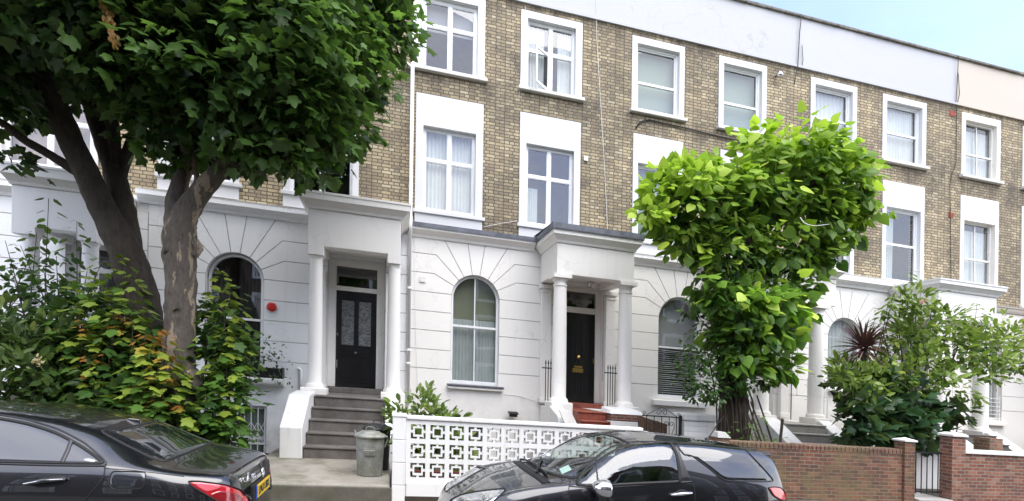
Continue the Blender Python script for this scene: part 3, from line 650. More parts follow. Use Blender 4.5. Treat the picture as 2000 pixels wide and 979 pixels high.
# ---- house in the middle: lead flashing, net-curtained arched window, red steps
h = empty('terraced_house', (3.0, YF, 0), 'white and yellow brick terraced house with lead-edged porch and red tiled steps', 'house', HG)
O1 = top_window(h, (.46, 2.07), [('flat', 'blind_grey', 0, 1, .62, 1)], 'cross', b=.17, split=.63, ft=.075, lab='top-floor four-pane window with half-drawn grey blind')
O2 = top_window(h, (2.93, 4.47), [('cloth', 'curtain', .0, .40, 0, 1), ('cloth', 'curtain', .68, 1, 0, 1)], 'cross_open', b=.165, split=.58, lab='top-floor window with its lower left casement swung open')
O3 = first_window(h, (.51, 2.06), [('cloth', 'curtain', 0, .55, 0, 1), ('cloth', 'curtain', .52, 1, 0, 1)], 'cross', b=.17, split=.62, seed=4, lab='first-floor four-pane window behind white net curtains', ft=.06)
O4 = first_window(h, (2.94, 4.46), [('cloth', 'curtain_grey', .02, .3, 0, .5)], 'cross', b=.16, split=.62, lab='first-floor four-pane window with bare grey glass', ft=.06)
upper(h, XB[2], XB[3], [O1, O2, O3, O4], 'parapet'); shell(h, XB[2], XB[3])
base = (1.05, 2.27, -.5, .74)
stucco(h, XB[2], XB[3], 1.94, (3.95, 5.12, 4.12), base, M['white'])
w = window(h, (1.38, 2.50, 1.55, 4.10), 'bar', [('flat', 'blind_olive', 0, 1, .56, .99), ('cloth', 'curtain_grey', 0, .5, .03, .60), ('cloth', 'curtain_grey', .5, 1, .03, .60)], arch=True, split=.53, seed=6, lab='arched sash window with olive blind above grey net curtains')
sill(w, 1.30, 2.62, 1.55, M['slate'], d=.16, h=.05); s2 = MB(); s2.box(1.32, 2.60, YF - .13, YF - .017, 1.44, 1.499); s2.build('sill_moulding', M['white'], w, bevel=.01)
w = window(h, base, 'pivot', None, fy=.2, glass='glass_dark'); g = MB(); g.box(1.06, 2.26, YF + .06, YF + .08, .60, .63)
for k in range(11): x = 1.09 + 1.14 * k / 10; g.box(x - .01, x + .01, YF + .05, YF + .07, -.49, .735)
g.build('window_bars', M['iron'], w)
cornice(h, XB[2] + .05, 3.33, 4.82, 5.08, M['white'], d=.2, lead=True)
po = porch(h, (3.485, 5.285), 4.09, 4.09, (3.34, 5.42), (3.62, 5.16), .158, M['white'], steps=5, y_foot=9.75, foot=.3, step_mat='redtile', sx=(3.86, 4.50), plinth_w=.24, lead=True, zc0=1.32, corz=(4.76, 5.07), lab='projecting porch with two round columns and a scalloped lead edge')
pilaster(po, 3.50, 3.74, 1.32, 4.05, M['white']); pilaster(po, 5.13, 5.38, 1.32, 4.05, M['white'])
th = MB(); th.box(3.97, 5.1, 12.12, 12.58, 1.18, 1.29); th.build('threshold', M['redtile'], po, bevel=.012)
cheek(po, 3.33, 3.62, [(10.858, -.3), (10.2, -.3), (10.2, .95), (10.3, 1.08), (10.858, 1.24)], M['white_worn'])
sl = MB(); sl.hexa([(3.56, 9.95, .55), (3.88, 10.0, .50), (3.88, 10.05, .50), (3.56, 10.0, .55), (3.30, 10.11, 1.20), (3.56, 10.14, 1.20), (3.56, 10.19, 1.20), (3.30, 10.16, 1.20)]); sl.build('leaning_slab', M['sill'], po, bevel=.012)
rb = MB(); rb.box(4.505, 5.22, 10.32, 10.855, -.3, 1.03); rb.build('stair_pier', M['white_worn'], po, bevel=.015); rb = MB(); rb.box(4.502, 5.225, 10.31, 10.858, 1.03, 1.17); rb.build('broken_brick_top', M['redbrick2'], po, bevel=.02)
rb = MB(); rb.hexa([(4.48, 10.29, 1.172), (5.24, 10.29, 1.172), (5.24, 10.86, 1.172), (4.48, 10.86, 1.172), (4.52, 10.36, 1.25), (5.2, 10.36, 1.25), (5.2, 10.86, 1.30), (4.52, 10.86, 1.30)]); rb.build('mortar_cap', M['white_worn'], po, bevel=.015)
do = doorway(h, (4.10, 4.99), 0, (3.95, 5.12, 4.12), M['cream_light'], 'four', M['black_gloss'], (3.64, 4.02), doorz=(1.293, 3.50), dlab='black panelled front door with brass letterbox')
lb = MB(); lb.box(4.40, 4.68, 12.455, 12.475, 2.03, 2.13); lb.box(4.42, 4.66, 12.445, 12.456, 2.05, 2.10); lb.box(4.44, 4.66, 12.46, 12.475, 2.15, 2.19); lb.lathe((4.55, 12.44, 2.36), [(.02, 0), (.045, .02), (.05, .05), (.035, .085), (.01, .1)], 12); lb.box(4.93, 4.965, 12.455, 12.475, 2.28, 2.40); lb.build('letterbox', M['brass'], do)
la = MB(); la.lathe((4.55, 11.7, 4.02), [(.05, 0.13), (.09, .12), (.09, .07), (.05, .0), (.03, -.01)][::-1], 12); la.build('porch_lamp', M['steel'], po)
for xx in (3.40, 4.90):
    rl = MB()
    for k in range(4):
        x = xx + .03 + .06 * k; z = 1.28; y = 11.5
        rl.tube([(x, y, z), (x, y, z + .88)], .011, 6); rl.lathe((x, y, z + .86), [(.011, 0), (.02, .02), (.014, .05), (.003, .1)], 6)
    rl.box(xx - .06, xx + .28, 11.49, 11.51, 2.04, 2.065); rl.build('railing', M['iron'], po)
bx = MB(); bx.box(.64, .78, YF - .035, YF - .0165, 3.80, 3.93); bx.box(.66, .76, YF - .045, YF - .035, 3.81, 3.86); bx.build('wall_vent', M['white_plastic'], h)
bx = MB(); bx.box(4.545, 4.65, YF - .06, YF - .001, 7.19, 7.31); bx.build('junction_box', M['white_plastic'], h, bevel=.008)
fl = MB(); fl.box(2.75, 2.93, YF - .22, YF - .14, .87, .97); fl.box(2.80, 2.87, YF - .14, YF - .017, .90, .94); fl.hexa([(2.72, YF - .26, .93), (2.95, YF - .26, .93), (2.95, YF - .12, .96), (2.72, YF - .12, .96), (2.72, YF - .26, .95), (2.95, YF - .26, .95), (2.95, YF - .12, .99), (2.72, YF - .12, .99)]); fl.build('floodlight', M['iron'], h)
dp = MB(); xp = .415; dp.tube([(xp, YF - .07, 1.0), (xp, YF - .07, 4.76), (xp - .0, YF - .27, 4.86), (xp, YF - .29, 5.14), (xp, YF - .10, 5.3), (xp, YF - .08, 12.0)], .042, 10)
for z in (1.9, 2.2, 3.6, 5.9, 7.2, 8.6, 10.2): dp.lathe((xp, YF - (.075 if z > 5.3 else .07), z), [(.05, 0), (.05, .06)], 10)
dp.tube([(xp, YF - .08, 8.6), (xp - .22, YF - .09, 8.68), (xp - .27, YF - .02, 8.69)], .045, 8); dp.build('downpipe', M['white_worn'], h, smooth=True)
cb = MB()
def cable(pts, r=.006, n=14, sag=0.):
    cb.tube([tuple(p) for p in pts], r, 4)
cable([(3.02, YF - .04, 10.62), (3.02, YF - .05, 10.5), (2.9, YF - .03, 8.4)], .004); cable([(4.78, YF - .04, 12.0), (4.84, YF - .03, 10.2), (5.10, YF - .025, 7.0), (5.22, YF - .03, 5.2)], .006)
cable([(2.1, YF - .03, 5.25), (2.5, YF - .04, 5.38), (2.9, YF - .03, 5.50)], .006); cable([(2.64, YF - .03, 1.38), (3.0, YF - .03, 1.37), (3.4, YF - .03, 1.27)], .006); cable([(.5, YF - .03, 5.0), (.56, YF - .03, 2.9), (.66, YF - .03, .9)], .004); cable([(.27, YF - .1, 4.7), (.22, YF - .05, 4.3), (.3, YF - .03, 4.0), (.2, YF - .03, 3.8)], .005)
cb.build('wall_cable', M['white_worn'], h)
# ---- house behind the lime tree: pale green blinds
h = empty('terraced_house', (8.1, YF, 0), 'terraced house with pale green blinds behind the pollarded lime', 'house', HG)
O1 = top_window(h, (5.785, 7.235), [('flat', 'blind', 0, 1, 0, 1)], 'sash', split=.45, lab='top-floor sash window with a drawn pale green blind'); O2 = top_window(h, (8.227, 9.655), [('flat', 'blind', 0, 1, 0.02, 1)], 'sash', split=.42)
O3 = first_window(h, (5.85, 7.22), [('flat', 'blind', 0, 1, 0, 1)]); O4 = first_window(h, (8.30, 9.70), [('flat', 'blind', 0, 1, 0, 1)])
upper(h, XB[3], XB[4], [O1, O2, O3, O4], 'parapet'); shell(h, XB[3], XB[4])
stucco(h, XB[3], XB[4], 7.22, (9.0, 10.0, 4.12), (6.6, 7.7, -.5, .6), M['white'], rr=.60)
w = window(h, (6.62, 7.82, 1.55, 4.14), 'plain', [('flat', 'blind_grey', 0, 1, .52, 1.0)], arch=True, split=.50, lab='arched window with grey glass above half-open slatted blind')
vb = MB(); rg = random.Random(3)
for k in range(22):
    z = 1.68 + k * .052; t0 = rg.uniform(-.02, .02); vb.hexa([(6.68, YF + .22, z), (7.76, YF + .22, z + t0), (7.76, YF + .25, z + t0 + .012), (6.68, YF + .25, z + .012), (6.68, YF + .22, z + .004), (7.76, YF + .22, z + t0 + .004), (7.76, YF + .25, z + t0 + .016), (6.68, YF + .25, z + .016)])
vb.build('slatted_blind', M['curtain'], w)
sill(w, 6.45, 8.0, 1.50, M['white_worn'], d=.16, h=.14)
window(h, (6.6, 7.7, -.5, .6), 'pivot', None, fy=.2, glass='glass_dark')
cornice(h, XB[3], 8.3, 4.82, 5.06, M['white_worn'], d=.2)
po = porch(h, (8.42, 10.66), 4.09, 4.09, (8.3, 10.80), (8.72, 10.26), .168, M['white'], steps=5, y_foot=9.5, foot=.2, step_mat='step_pale', sx=(8.95, 10.04), plinth_w=.24, zc0=1.33, corz=(4.76, 5.07))
pilaster(po, 8.50, 8.74, 1.33, 4.05, M['white']); pilaster(po, 10.12, 10.36, 1.33, 4.05, M['white'])
cheek(po, 8.50, 8.92, [(10.858, -.3), (9.4, -.3), (9.4, .42), (10.78, 1.26), (10.858, 1.28)], M['white_worn']); cheek(po, 10.07, 10.42, [(10.858, -.3), (9.4, -.3), (9.4, .42), (10.78, 1.26), (10.858, 1.28)], M['white_worn'])
doorway(h, (9.1, 9.95), 0, (9.0, 10.0, 4.12), M['white'], 'four', M['white_plastic'], (3.64, 4.02), doorz=(1.2, 3.50))
rl = MB()
for k in range(7): x = 10.42 + .10 * k; rl.tube([(x, 11.55, 1.2), (x, 11.55, 2.25)], .013, 6); rl.lathe((x, 11.55, 2.25), [(.013, 0), (.02, .02), (.003, .09)], 6)
rl.box(10.34, 11.1, 11.54, 11.56, 2.12, 2.15); rl.box(10.34, 11.1, 11.54, 11.56, 1.75, 1.775); rl.build('railing', M['iron_white'], po)
dk = MB(); dk.tube([(10.52, YF - .06, 1.2), (10.53, YF - .06, 3.0), (10.50, YF - .05, 4.7)], .014, 5); dk.build('wall_cable', M['iron'], h)
cb = MB(); cb.tube([(5.90, YF - .03, 8.22), (6.02, YF - .04, 8.40), (6.25, YF - .035, 8.50), (7.2, YF - .035, 8.47), (8.3, YF - .035, 8.42), (9.5, YF - .035, 8.40), (10.4, YF - .03, 8.36)], .018, 6); cb.build('black_cable', M['rubber'], h, smooth=True)
lp = MB(); lp.v = []; lp.lathe((9.94, YF - .16, 10.22), [(.03, 0), (.075, .02), (.09, .07), (.06, .13), (.02, .15)], 14); lp.box(9.92, 9.96, YF - .16, YF - .001, 10.30, 10.34); lp.build('security_lamp', M['steel'], h, smooth=True)
cb = MB(); cb.tube([(10.66, YF - .075, 12.1), (10.62, YF - .06, 11.6), (10.58, YF - .06, 10.72), (10.5, YF - .03, 10.2)], .012, 5); cb.tube([(10.70, YF - .06, 11.3), (10.74, YF - .06, 10.9), (10.70, YF - .03, 10.5)], .008, 5); cb.build('parapet_cable', M['iron'], h)
# ---- house behind the magnolia
h = empty('terraced_house', (13.4, YF, 0), 'terraced house with white net curtains behind the magnolia bush', 'house', HG)
O1 = top_window(h, (11.04, 12.55), [('cloth', 'curtain', 0, 1, 0, 1)], 'sash', split=.5, seed=9); O2 = top_window(h, (13.43, 14.96), [('cloth', 'curtain', 0, .6, 0, 1), ('cloth', 'curtain', .58, 1, 0, 1)], 'sash', split=.5, seed=10)
O3 = first_window(h, (11.06, 12.52), [('cloth', 'curtain', .0, .5, 0, 1)], plinth=False, zs=5.30, ztop=8.11); O4 = first_window(h, (13.47, 14.94), [('cloth', 'curtain_grey', .05, .45, 0, 1)], plinth=False, zs=5.28, split=.52, ztop=8.11, lab='first-floor sash window reflecting a tree')
upper(h, XB[4], XB[5], [O1, O2, O3, O4], 'parapet_plain'); shell(h, XB[4], XB[5])
stucco(h, XB[4], XB[5], 12.28, (14.2, 15.15, 4.12), (11.7, 12.8, -.5, .6), M['white'])
w = window(h, (11.72, 12.84, 2.10, 4.10), 'plain', [('cloth', 'curtain', .0, .97, .3, .98)], arch=True, split=.3, seed=12, lab='arched window draped with a white curtain'); sill(w, 11.7, 12.9, 2.12, M['white_worn'], d=.14, h=.08)
sp = MB(); sp.wall(11.72, 12.84, 1.545, 2.09, YF + .0, YF + .2); sp.build('apron_panel', M['white'], w)
window(h, (11.7, 12.8, -.5, .6), 'pivot', None, fy=.2, glass='glass_dark')
cornice(h, XB[4] + .05, 13.7, 4.95, 5.27, M['white_worn'], d=.2)
po = porch(h, (13.82, 15.78), 4.13, 4.13, (13.66, 15.92), (14.0, 15.50), .175, M['white'], steps=5, y_foot=9.4, foot=.2, step_mat='step', sx=(14.24, 15.27), plinth_w=.26, zc0=1.26, corz=(4.84, 5.12), cmat=M['white_worn'], capital=False)
cheek(po, 13.75, 14.2, [(10.858, -.3), (9.4, -.3), (9.4, .36), (10.78, 1.22), (10.858, 1.24)], M['white_worn']); cheek(po, 15.30, 15.7, [(10.858, -.3), (9.4, -.3), (9.4, .36), (10.78, 1.22), (10.858, 1.24)], M['white_worn'])
doorway(h, (14.27, 15.1), 0, (14.2, 15.15, 4.12), M['white'], 'four', M['black_gloss'], (3.64, 4.02), doorz=(1.2, 3.50))
rl = MB()
for k in range(9): x = 13.95 + .125 * k; rl.tube([(x, 11.3, 1.15), (x, 11.3, 2.05)], .012, 6); rl.lathe((x, 11.3, 2.05), [(.012, 0), (.02, .02), (.003, .09)], 6)
rl.box(13.9, 15.1, 11.29, 11.31, 1.95, 1.975); rl.box(13.9, 15.1, 11.29, 11.31, 1.25, 1.27); rl.build('railing', M['iron'], po)
for z in (10.43, 7.46): ab = MB(); ab.box(15.84, 16.02, YF - .012, YF + .01, z - .075, z + .075); ab.build('air_brick', M['terracotta'], h)
cb = MB(); cb.tube([(16.03, YF - .075, 12.1), (16.02, YF - .06, 11.3), (15.98, YF - .06, 10.75)], .010, 5); cb.tube([(16.05, YF - .06, 11.6), (16.11, YF - .06, 11.0), (16.03, YF - .04, 10.6), (16.06, YF - .03, 9.0), (15.9, YF - .03, 8.6), (15.84, YF - .03, 8.3), (15.88, YF - .03, 7.3), (15.95, YF - .03, 5.3)], .009, 5); cb.build('wall_cable', M['wood_dark'], h)
# ---- cream house at the right edge
h = empty('terraced_house', (18.7, YF, 0), 'cream painted terraced house at the far end of the row', 'house', HG)
cc = [('cloth', 'curtain', 0, .48, 0, .9), ('cloth', 'curtain', .5, 1, 0, .9)]
O1 = top_window(h, (16.27, 17.745), cc, 'sash4', fm='frame_cream', sm='cream_light', bt=.2, split=.42); O2 = top_window(h, (18.64, 20.15), cc, 'sash4', fm='frame_cream', sm='cream_light', bt=.2, split=.42)
O3 = first_window(h, (16.27, 17.72), cc, 'sash4', fm='frame_cream', sm='cream_light', plinth=False, zs=5.36, split=.46, ztop=8.1); O4 = first_window(h, (18.64, 20.15), cc, 'sash4', fm='frame_cream', sm='cream_light', plinth=False, zs=5.1, split=.46, ztop=8.1)
upper(h, XB[5], XB[6], [O1, O2, O3, O4], 'cream'); shell(h, XB[5], XB[6])
stucco(h, XB[5], XB[6], 17.35, (19.4, 20.4, 4.12), (16.8, 17.9, -.5, .5), M['cream_light'], rr=.6)
w = window(h, (16.75, 17.95, 1.55, 4.14), 'plain', [('cloth', 'curtain', 0, 1, 0, .6)], fm='frame_cream', arch=True, split=.5); sill(w, 16.66, 18.05, 1.5, M['cream_light'], d=.14, h=.1)
g = MB()
for k in range(6): g.box(16.8, 17.9, YF - .03, YF - .016, 1.60 + .12 * k, 1.615 + .12 * k)
for x in (16.85, 17.35, 17.85): g.box(x - .01, x + .01, YF - .0315, YF - .0165, 1.55, 2.3)
g.build('window_guard', M['iron_white'], w)
window(h, (16.8, 17.9, -.5, .5), 'pivot', None, fy=.2, glass='glass_dark')
cornice(h, XB[5] + .02, XB[6], 4.80, 5.0, M['cream'], d=.1)
po = porch(h, (19.1, 20.9), 4.09, 4.09, (18.96, 21.0), (19.3, 20.75), .168, M['cream_light'], steps=5, y_foot=9.5, foot=.2, sx=(19.5, 20.5), zc0=1.3)
doorway(h, (19.5, 20.3), 0, (19.4, 20.4, 4.12), M['cream_light'], 'four', M['black_gloss'], (3.64, 4.02), doorz=(1.2, 3.50))
# ------------------------------------------------------------------ ground
def struct(mb, name, mat, bevel=0): o = mb.build(name, mat, None, bevel=bevel); o['kind'] = 'structure'; return o
g = MB(); g.box(-220, 220, -220, 6.30, -1.5, -.17); struct(g, 'road', M['asphalt'])
g = MB()
for k in range(60): x = -40 + 1.35 * k; g.box(x, x + 1.342, 6.302, 6.45, -1.0, -.045)
struct(g, 'kerb', M['kerb'], .01)
def paving(x0, x1, y0, y1, z, nx, name, mat, thick=.6):
    g = MB(); rg = random.Random(int(x0 * 7 + y0 * 13))
    rows = max(1, int((y1 - y0) / .62))
    for j in range(rows):
        a = y0 + (y1 - y0) * j / rows; b = y0 + (y1 - y0) * (j + 1) / rows - .008; x = x0 - rg.random() * .5
        while x < x1:
            w = rg.uniform(.6, 1.0); l, r = max(x, x0), min(x + w - .008, x1)
            if r - l > .03: g.box(l, r, a, b, z - thick, z + rg.uniform(-.003, .003))
            x += w
    return struct(g, name, mat)
paving(-26, 40, 6.452, 7.29, -.03, 0, 'pavement', M['paving'])
g = MB(); g.box(-220, 220, 6.46, 7.29, -1.4, -.06); struct(g, 'pavement_bed', M['soil'])
g = MB()
for a, b in ((-26, -1.97), (.06, 40)): g.box(a, b, 7.292, 10.55, -1.4, .06)
g.box(-26, -10, 10.552, 30, -1.4, .05); g.box(21.4, 60, 10.552, 30, -1.4, .05)
for a, b in ((-6.5, -4.7), (-1.7, .30), (3.36, 5.52), (8.4, 10.8), (13.7, 15.95), (19, 21.4)): g.box(a, b, 10.552, 12.2, -1.4, .05)
struct(g, 'garden_ground', M['soil'])
g = MB(); g.box(-10, 21.4, 10.552, 12.4, -1.5, -1.21); struct(g, 'basement_area', M['concrete'])
g = MB(); g.box(-220, 220, 19.9, 220, -1.5, -.1); struct(g, 'back_ground', M['soil'])
g = MB(); g.box(-1.95, .03, 7.30, 7.52, -.4, .195); g.box(-1.95, .03, 7.521, 10.4, -.4, .20); struct(g, 'garden_path', M['concrete'], .02)
g = MB(); g.box(-1.97, .055, 7.27, 7.298, -.4, .175); struct(g, 'path_kerb', M['kerb'], .02)
g = MB(); g.box(8.745, 9.48, 7.2, 9.6, -.3, .20); struct(g, 'side_path', M['step_pale'], .01)
# ------------------------------------------------------------------ garden walls and gates
def wall_thing(name, org, label, cat='garden wall', group=None): return empty(name, org, label, cat, group)
rt = wall_thing('screen_wall', (.1, 7.36, .2), 'white pierced screen-block garden wall with square ring pattern')
p = .2625; nx = 13; x0 = .235; z0 = .245; b = MB()
for i in range(nx + 1):
    x = x0 + p * i; b.box(x - .0, x + .062, 7.325, 7.415, z0, z0 + 3 * p + .062)
for j in range(4):
    z = z0 + p * j
    for i in range(nx): b.box(x0 + p * i + .0622, x0 + p * (i + 1) - .0002, 7.326, 7.414, z, z + .062)
ri, ro_ = .047, .069; q = (p - .062) / 2
for i in range(nx):
    for j in range(3):
        cx = x0 + p * i + .062 + q; cz = z0 + p * j + .062 + q
        b.wall(cx - ro_, cx + ro_, cz - ro_, cz + ro_, 7.33, 7.41, [(cx - ri, cx + ri, cz - ri, cz + ri)])
        for sx_, sz_ in ((1, 0), (-1, 0), (0, 1), (0, -1)):
            if sx_: b.box(min(cx + sx_ * ro_, cx + sx_ * q), max(cx + sx_ * ro_, cx + sx_ * q), 7.332, 7.408, cz - .016, cz + .016)
            else: b.box(cx - .016, cx + .016, 7.332, 7.408, min(cz + sz_ * ro_, cz + sz_ * q), max(cz + sz_ * ro_, cz + sz_ * q))
b.build('screen_block', M['white_worn'], rt)
b = MB(); b.box(.235, 3.71, 7.30, 7.44, z0 + 3 * p + .064, z0 + 3 * p + .115); b.build('wall_coping', M['white_worn'], rt, bevel=.01)
b = MB(); b.box(.235, 3.71, 7.30, 7.44, -.1, z0 - .002); b.build('wall_plinth', M['white_worn'], rt, bevel=.012)
b = MB()
for k in range(4): b.box(.055, .232, 7.29, 7.47, -.1 + .305 * k, .203 + .305 * k)
b.box(.045, .242, 7.28, 7.48, 1.12, 1.165); b.build('wall_pier', M['white_worn'], rt, bevel=.01)
b = MB(); b.box(3.712, 3.86, 7.29, 7.47, -.1, 1.09); b.build('wall_pier', M['white_worn'], rt, bevel=.01)
b = MB()
b.box(.3, 3.6, 7.62, 7.72, .06, .34)
tag(b.build('brick_edging', M['terracotta'], None, (.3, 7.65, .06), bevel=.01), 'low terracotta brick edging behind the pierced white wall', 'edging')
rt = wall_thing('brick_garden_wall', (5.2, 7.4, 0), 'long mossy red brick garden wall behind the grey hatchback')
b = MB(); b.box(5.17, 8.498, 7.30, 7.52, .13, .93); b.build('brickwork', M['redbrick'], rt)
b = MB()
k = 0; x = 5.17
while x < 8.48: b.box(x, min(x + .071, 8.498), 7.295, 7.525, .932, 1.02 + RNG.uniform(-.004, .004)); x += .08
b.build('brick_coping', M['redbrick'], rt, bevel=.008)
b = MB(); b.box(5.0, 8.74, 7.27, 7.53, -.2, .128); b.build('wall_plinth', M['kerb'], rt, bevel=.01)
b = MB(); b.box(8.50, 8.72, 7.26, 7.46, .13, 1.155); pr = b.build('wall_pier', M['redbrick'], rt, bevel=.006)
b = MB(); b.box(8.475, 8.745, 7.235, 7.485, 1.156, 1.185); b.add([(8.475, 7.235, 1.185), (8.745, 7.235, 1.185), (8.745, 7.485, 1.185), (8.475, 7.485, 1.185), (8.61, 7.36, 1.225)], [(0, 1, 4), (1, 2, 4), (2, 3, 4), (3, 0, 4)]); b.build('pier_cap', M['white_worn'], pr, bevel=.006)
b = MB(); b.box(4.96, 5.165, 7.29, 7.53, .13, 1.06); pr = b.build('wall_pier', M['redbrick'], rt, bevel=.006)
b = MB(); b.hexa([(4.945, 7.27, 1.062), (5.185, 7.27, 1.062), (5.185, 7.55, 1.062), (4.945, 7.55, 1.062), (4.98, 7.33, 1.15), (5.12, 7.33, 1.15), (5.12, 7.49, 1.15), (4.98, 7.49, 1.15)]); b.build('pier_cap', M['step_pale'], pr, bevel=.006)
rt = wall_thing('brick_garden_wall', (9.4, 7.4, 0), 'orange-red brick garden wall with white coping at the right edge')
b = MB(); b.box(9.802, 13.8, 7.31, 7.53, .13, 1.0); b.build('brickwork', M['redbrick2'], rt)
b = MB(); b.hexa([(9.804, 7.28, 1.002), (13.8, 7.28, 1.002), (13.8, 7.56, 1.002), (9.804, 7.56, 1.002), (9.804, 7.28, 1.06), (13.8, 7.28, 1.06), (13.8, 7.56, 1.06), (9.804, 7.56, 1.06)])
b.prism_y([(9.806, 1.061), (10.05, 1.061), (9.806, 1.20)], 7.285, 7.46); b.build('wall_coping', M['white_worn'], rt, bevel=.008)
b = MB(); b.box(9.485, 13.8, 7.27, 7.54, -.2, .128); b.build('wall_plinth', M['kerb'], rt, bevel=.01)
b = MB(); b.box(9.50, 9.80, 7.25, 7.47, .13, 1.29); pr = b.build('wall_pier', M['redbrick2'], rt, bevel=.006)
b = MB(); b.box(9.475, 9.825, 7.22, 7.50, 1.291, 1.325); b.add([(9.475, 7.22, 1.325), (9.825, 7.22, 1.325), (9.825, 7.50, 1.325), (9.475, 7.50, 1.325), (9.56, 7.29, 1.36), (9.74, 7.29, 1.36), (9.74, 7.43, 1.36), (9.56, 7.43, 1.36)], [(0, 1, 5, 4), (1, 2, 6, 5), (2, 3, 7, 6), (3, 0, 4, 7), (4, 5, 6, 7)]); b.build('pier_cap', M['white_worn'], pr, bevel=.006)
b = MB(); b.box(10.80, 11.12, 7.575, 7.86, .13, 1.28); b.build('wall_pier', M['redbrick'], rt, bevel=.006)
rt = empty('metal_gate', (9.1, 7.4, .25), 'narrow black bar gate between two brick piers', 'gate')
b = MB()
for k in range(6): x = 8.79 + .122 * k; b.tube([(x, 7.41, .26), (x, 7.41, 1.0)], .009, 6)
b.build('gate_bar', M['iron'], rt)
b = MB(); b.box(8.75, 9.48, 7.40, 7.42, .96, .985); b.box(8.75, 9.48, 7.40, 7.42, .28, .305); b.build('gate_rail', M['iron'], rt)
b = MB(); b.prism_y([(9.9, .06), (11.6, .06), (11.6, .95), (11.2, 1.0), (10.5, .86), (9.9, .78)], 8.9, 9.06)
tag(b.build('low_wall', M['white_worn'], None, (10.2, 8.95, .06), bevel=.015), 'low mossy white rendered wall seen through the bar gate', 'garden wall')
b = MB(); b.box(-9, -2.0, 7.3, 7.5, -.1, .32); tag(b.build('low_wall', M['kerb'], None, (-5, 7.4, 0), bevel=.02), 'low grey stone edging wall along the bushes behind the black saloon', 'garden wall')
rt = wall_thing('white_brick_pier', (5.9, 9.4, .06), 'white painted brick pier with a slab top beside the scroll gate', 'pier')
b = MB()
for k in range(11): b.box(5.56 + (.003 if k % 2 else 0), 6.22 - (.003 if k % 2 else 0), 9.25, 9.62, .06 + .102 * k, .06 + .102 * k + .099)
b.build('pier_brick', M['white_worn'], rt, bevel=.006)
b = MB(); b.box(5.53, 6.26, 9.21, 9.66, 1.184, 1.32); b.build('pier_cap', M['white_worn'], rt, bevel=.03)
rt = empty('scroll_gate', (5.1, 9.3, .3), 'small black wrought iron gate with heart scrolls', 'gate')
def spiral(cx, cz, r, a0, turns, sg=1, n=22): return [(cx + r * (1 - .75 * i / n) * math.cos(a0 + sg * turns * 6.283 * i / n), 9.3, cz + r * (1 - .75 * i / n) * math.sin(a0 + sg * turns * 6.283 * i / n)) for i in range(n + 1)]
b = MB(); gx0, gx1 = 4.76, 5.45; zt = 1.22
for k in range(5): x = gx0 + .03 + (gx1 - gx0 - .06) * k / 4; b.tube([(x, 9.3, .32), (x, 9.3, zt)], .0085, 6)
b.build('gate_bar', M['iron'], rt)
b = MB(); b.box(gx0 - .06, gx1 + .02, 9.29, 9.31, zt, zt + .022); b.box(gx0, gx1, 9.29, 9.31, .36, .38); b.tube([(gx0 + .02, 9.3, zt + .02), (gx0 + .27, 9.3, zt + .16), (5.1, 9.3, zt + .18), (gx1 - .27, 9.3, zt + .16), (gx1 - .02, 9.3, zt + .02)], .007, 5); b.build('gate_rail', M['iron'], rt)
b = MB()
for cx in (gx0 + .03 + (gx1 - gx0 - .06) * .25, gx0 + .03 + (gx1 - gx0 - .06) * .75):
    for sg in (1, -1):
        b.tube([(cx, 9.3, zt - .44), (cx + sg * .06, 9.3, zt - .31), (cx + sg * .105, 9.3, zt - .20)] + [(cx + sg * (q[0]), q[1], q[2]) for q in spiral(.052, zt - .13, .056, -.2, 1.2)], .0065, 5)
for sg in (1, -1): b.tube([(5.105 + sg * q[0], q[1], q[2]) for q in spiral(.06, zt + .085, .062, 3.1, -1.3)], .0065, 5); b.tube([(5.105 + sg * .36 + sg * q[0], q[1], q[2]) for q in spiral(.0, zt + .06, .04, -1.5, 1.2)], .006, 5)
b.build('gate_scroll', M['iron'], rt)
b = MB(); b.box(5.475, 5.52, 9.275, 9.32, .1, zt + .05); b.build('gate_post', M['iron'], rt)
b = MB(); b.prism_y([(4.98, .06), (5.5, .06), (5.5, 1.05), (4.86, 1.20)], 9.80, 9.84); tag(b.build('brown_board', M['wood_brown'], None, (5.1, 9.82, .06)), 'brown wooden board leaning behind the scroll gate', 'board')
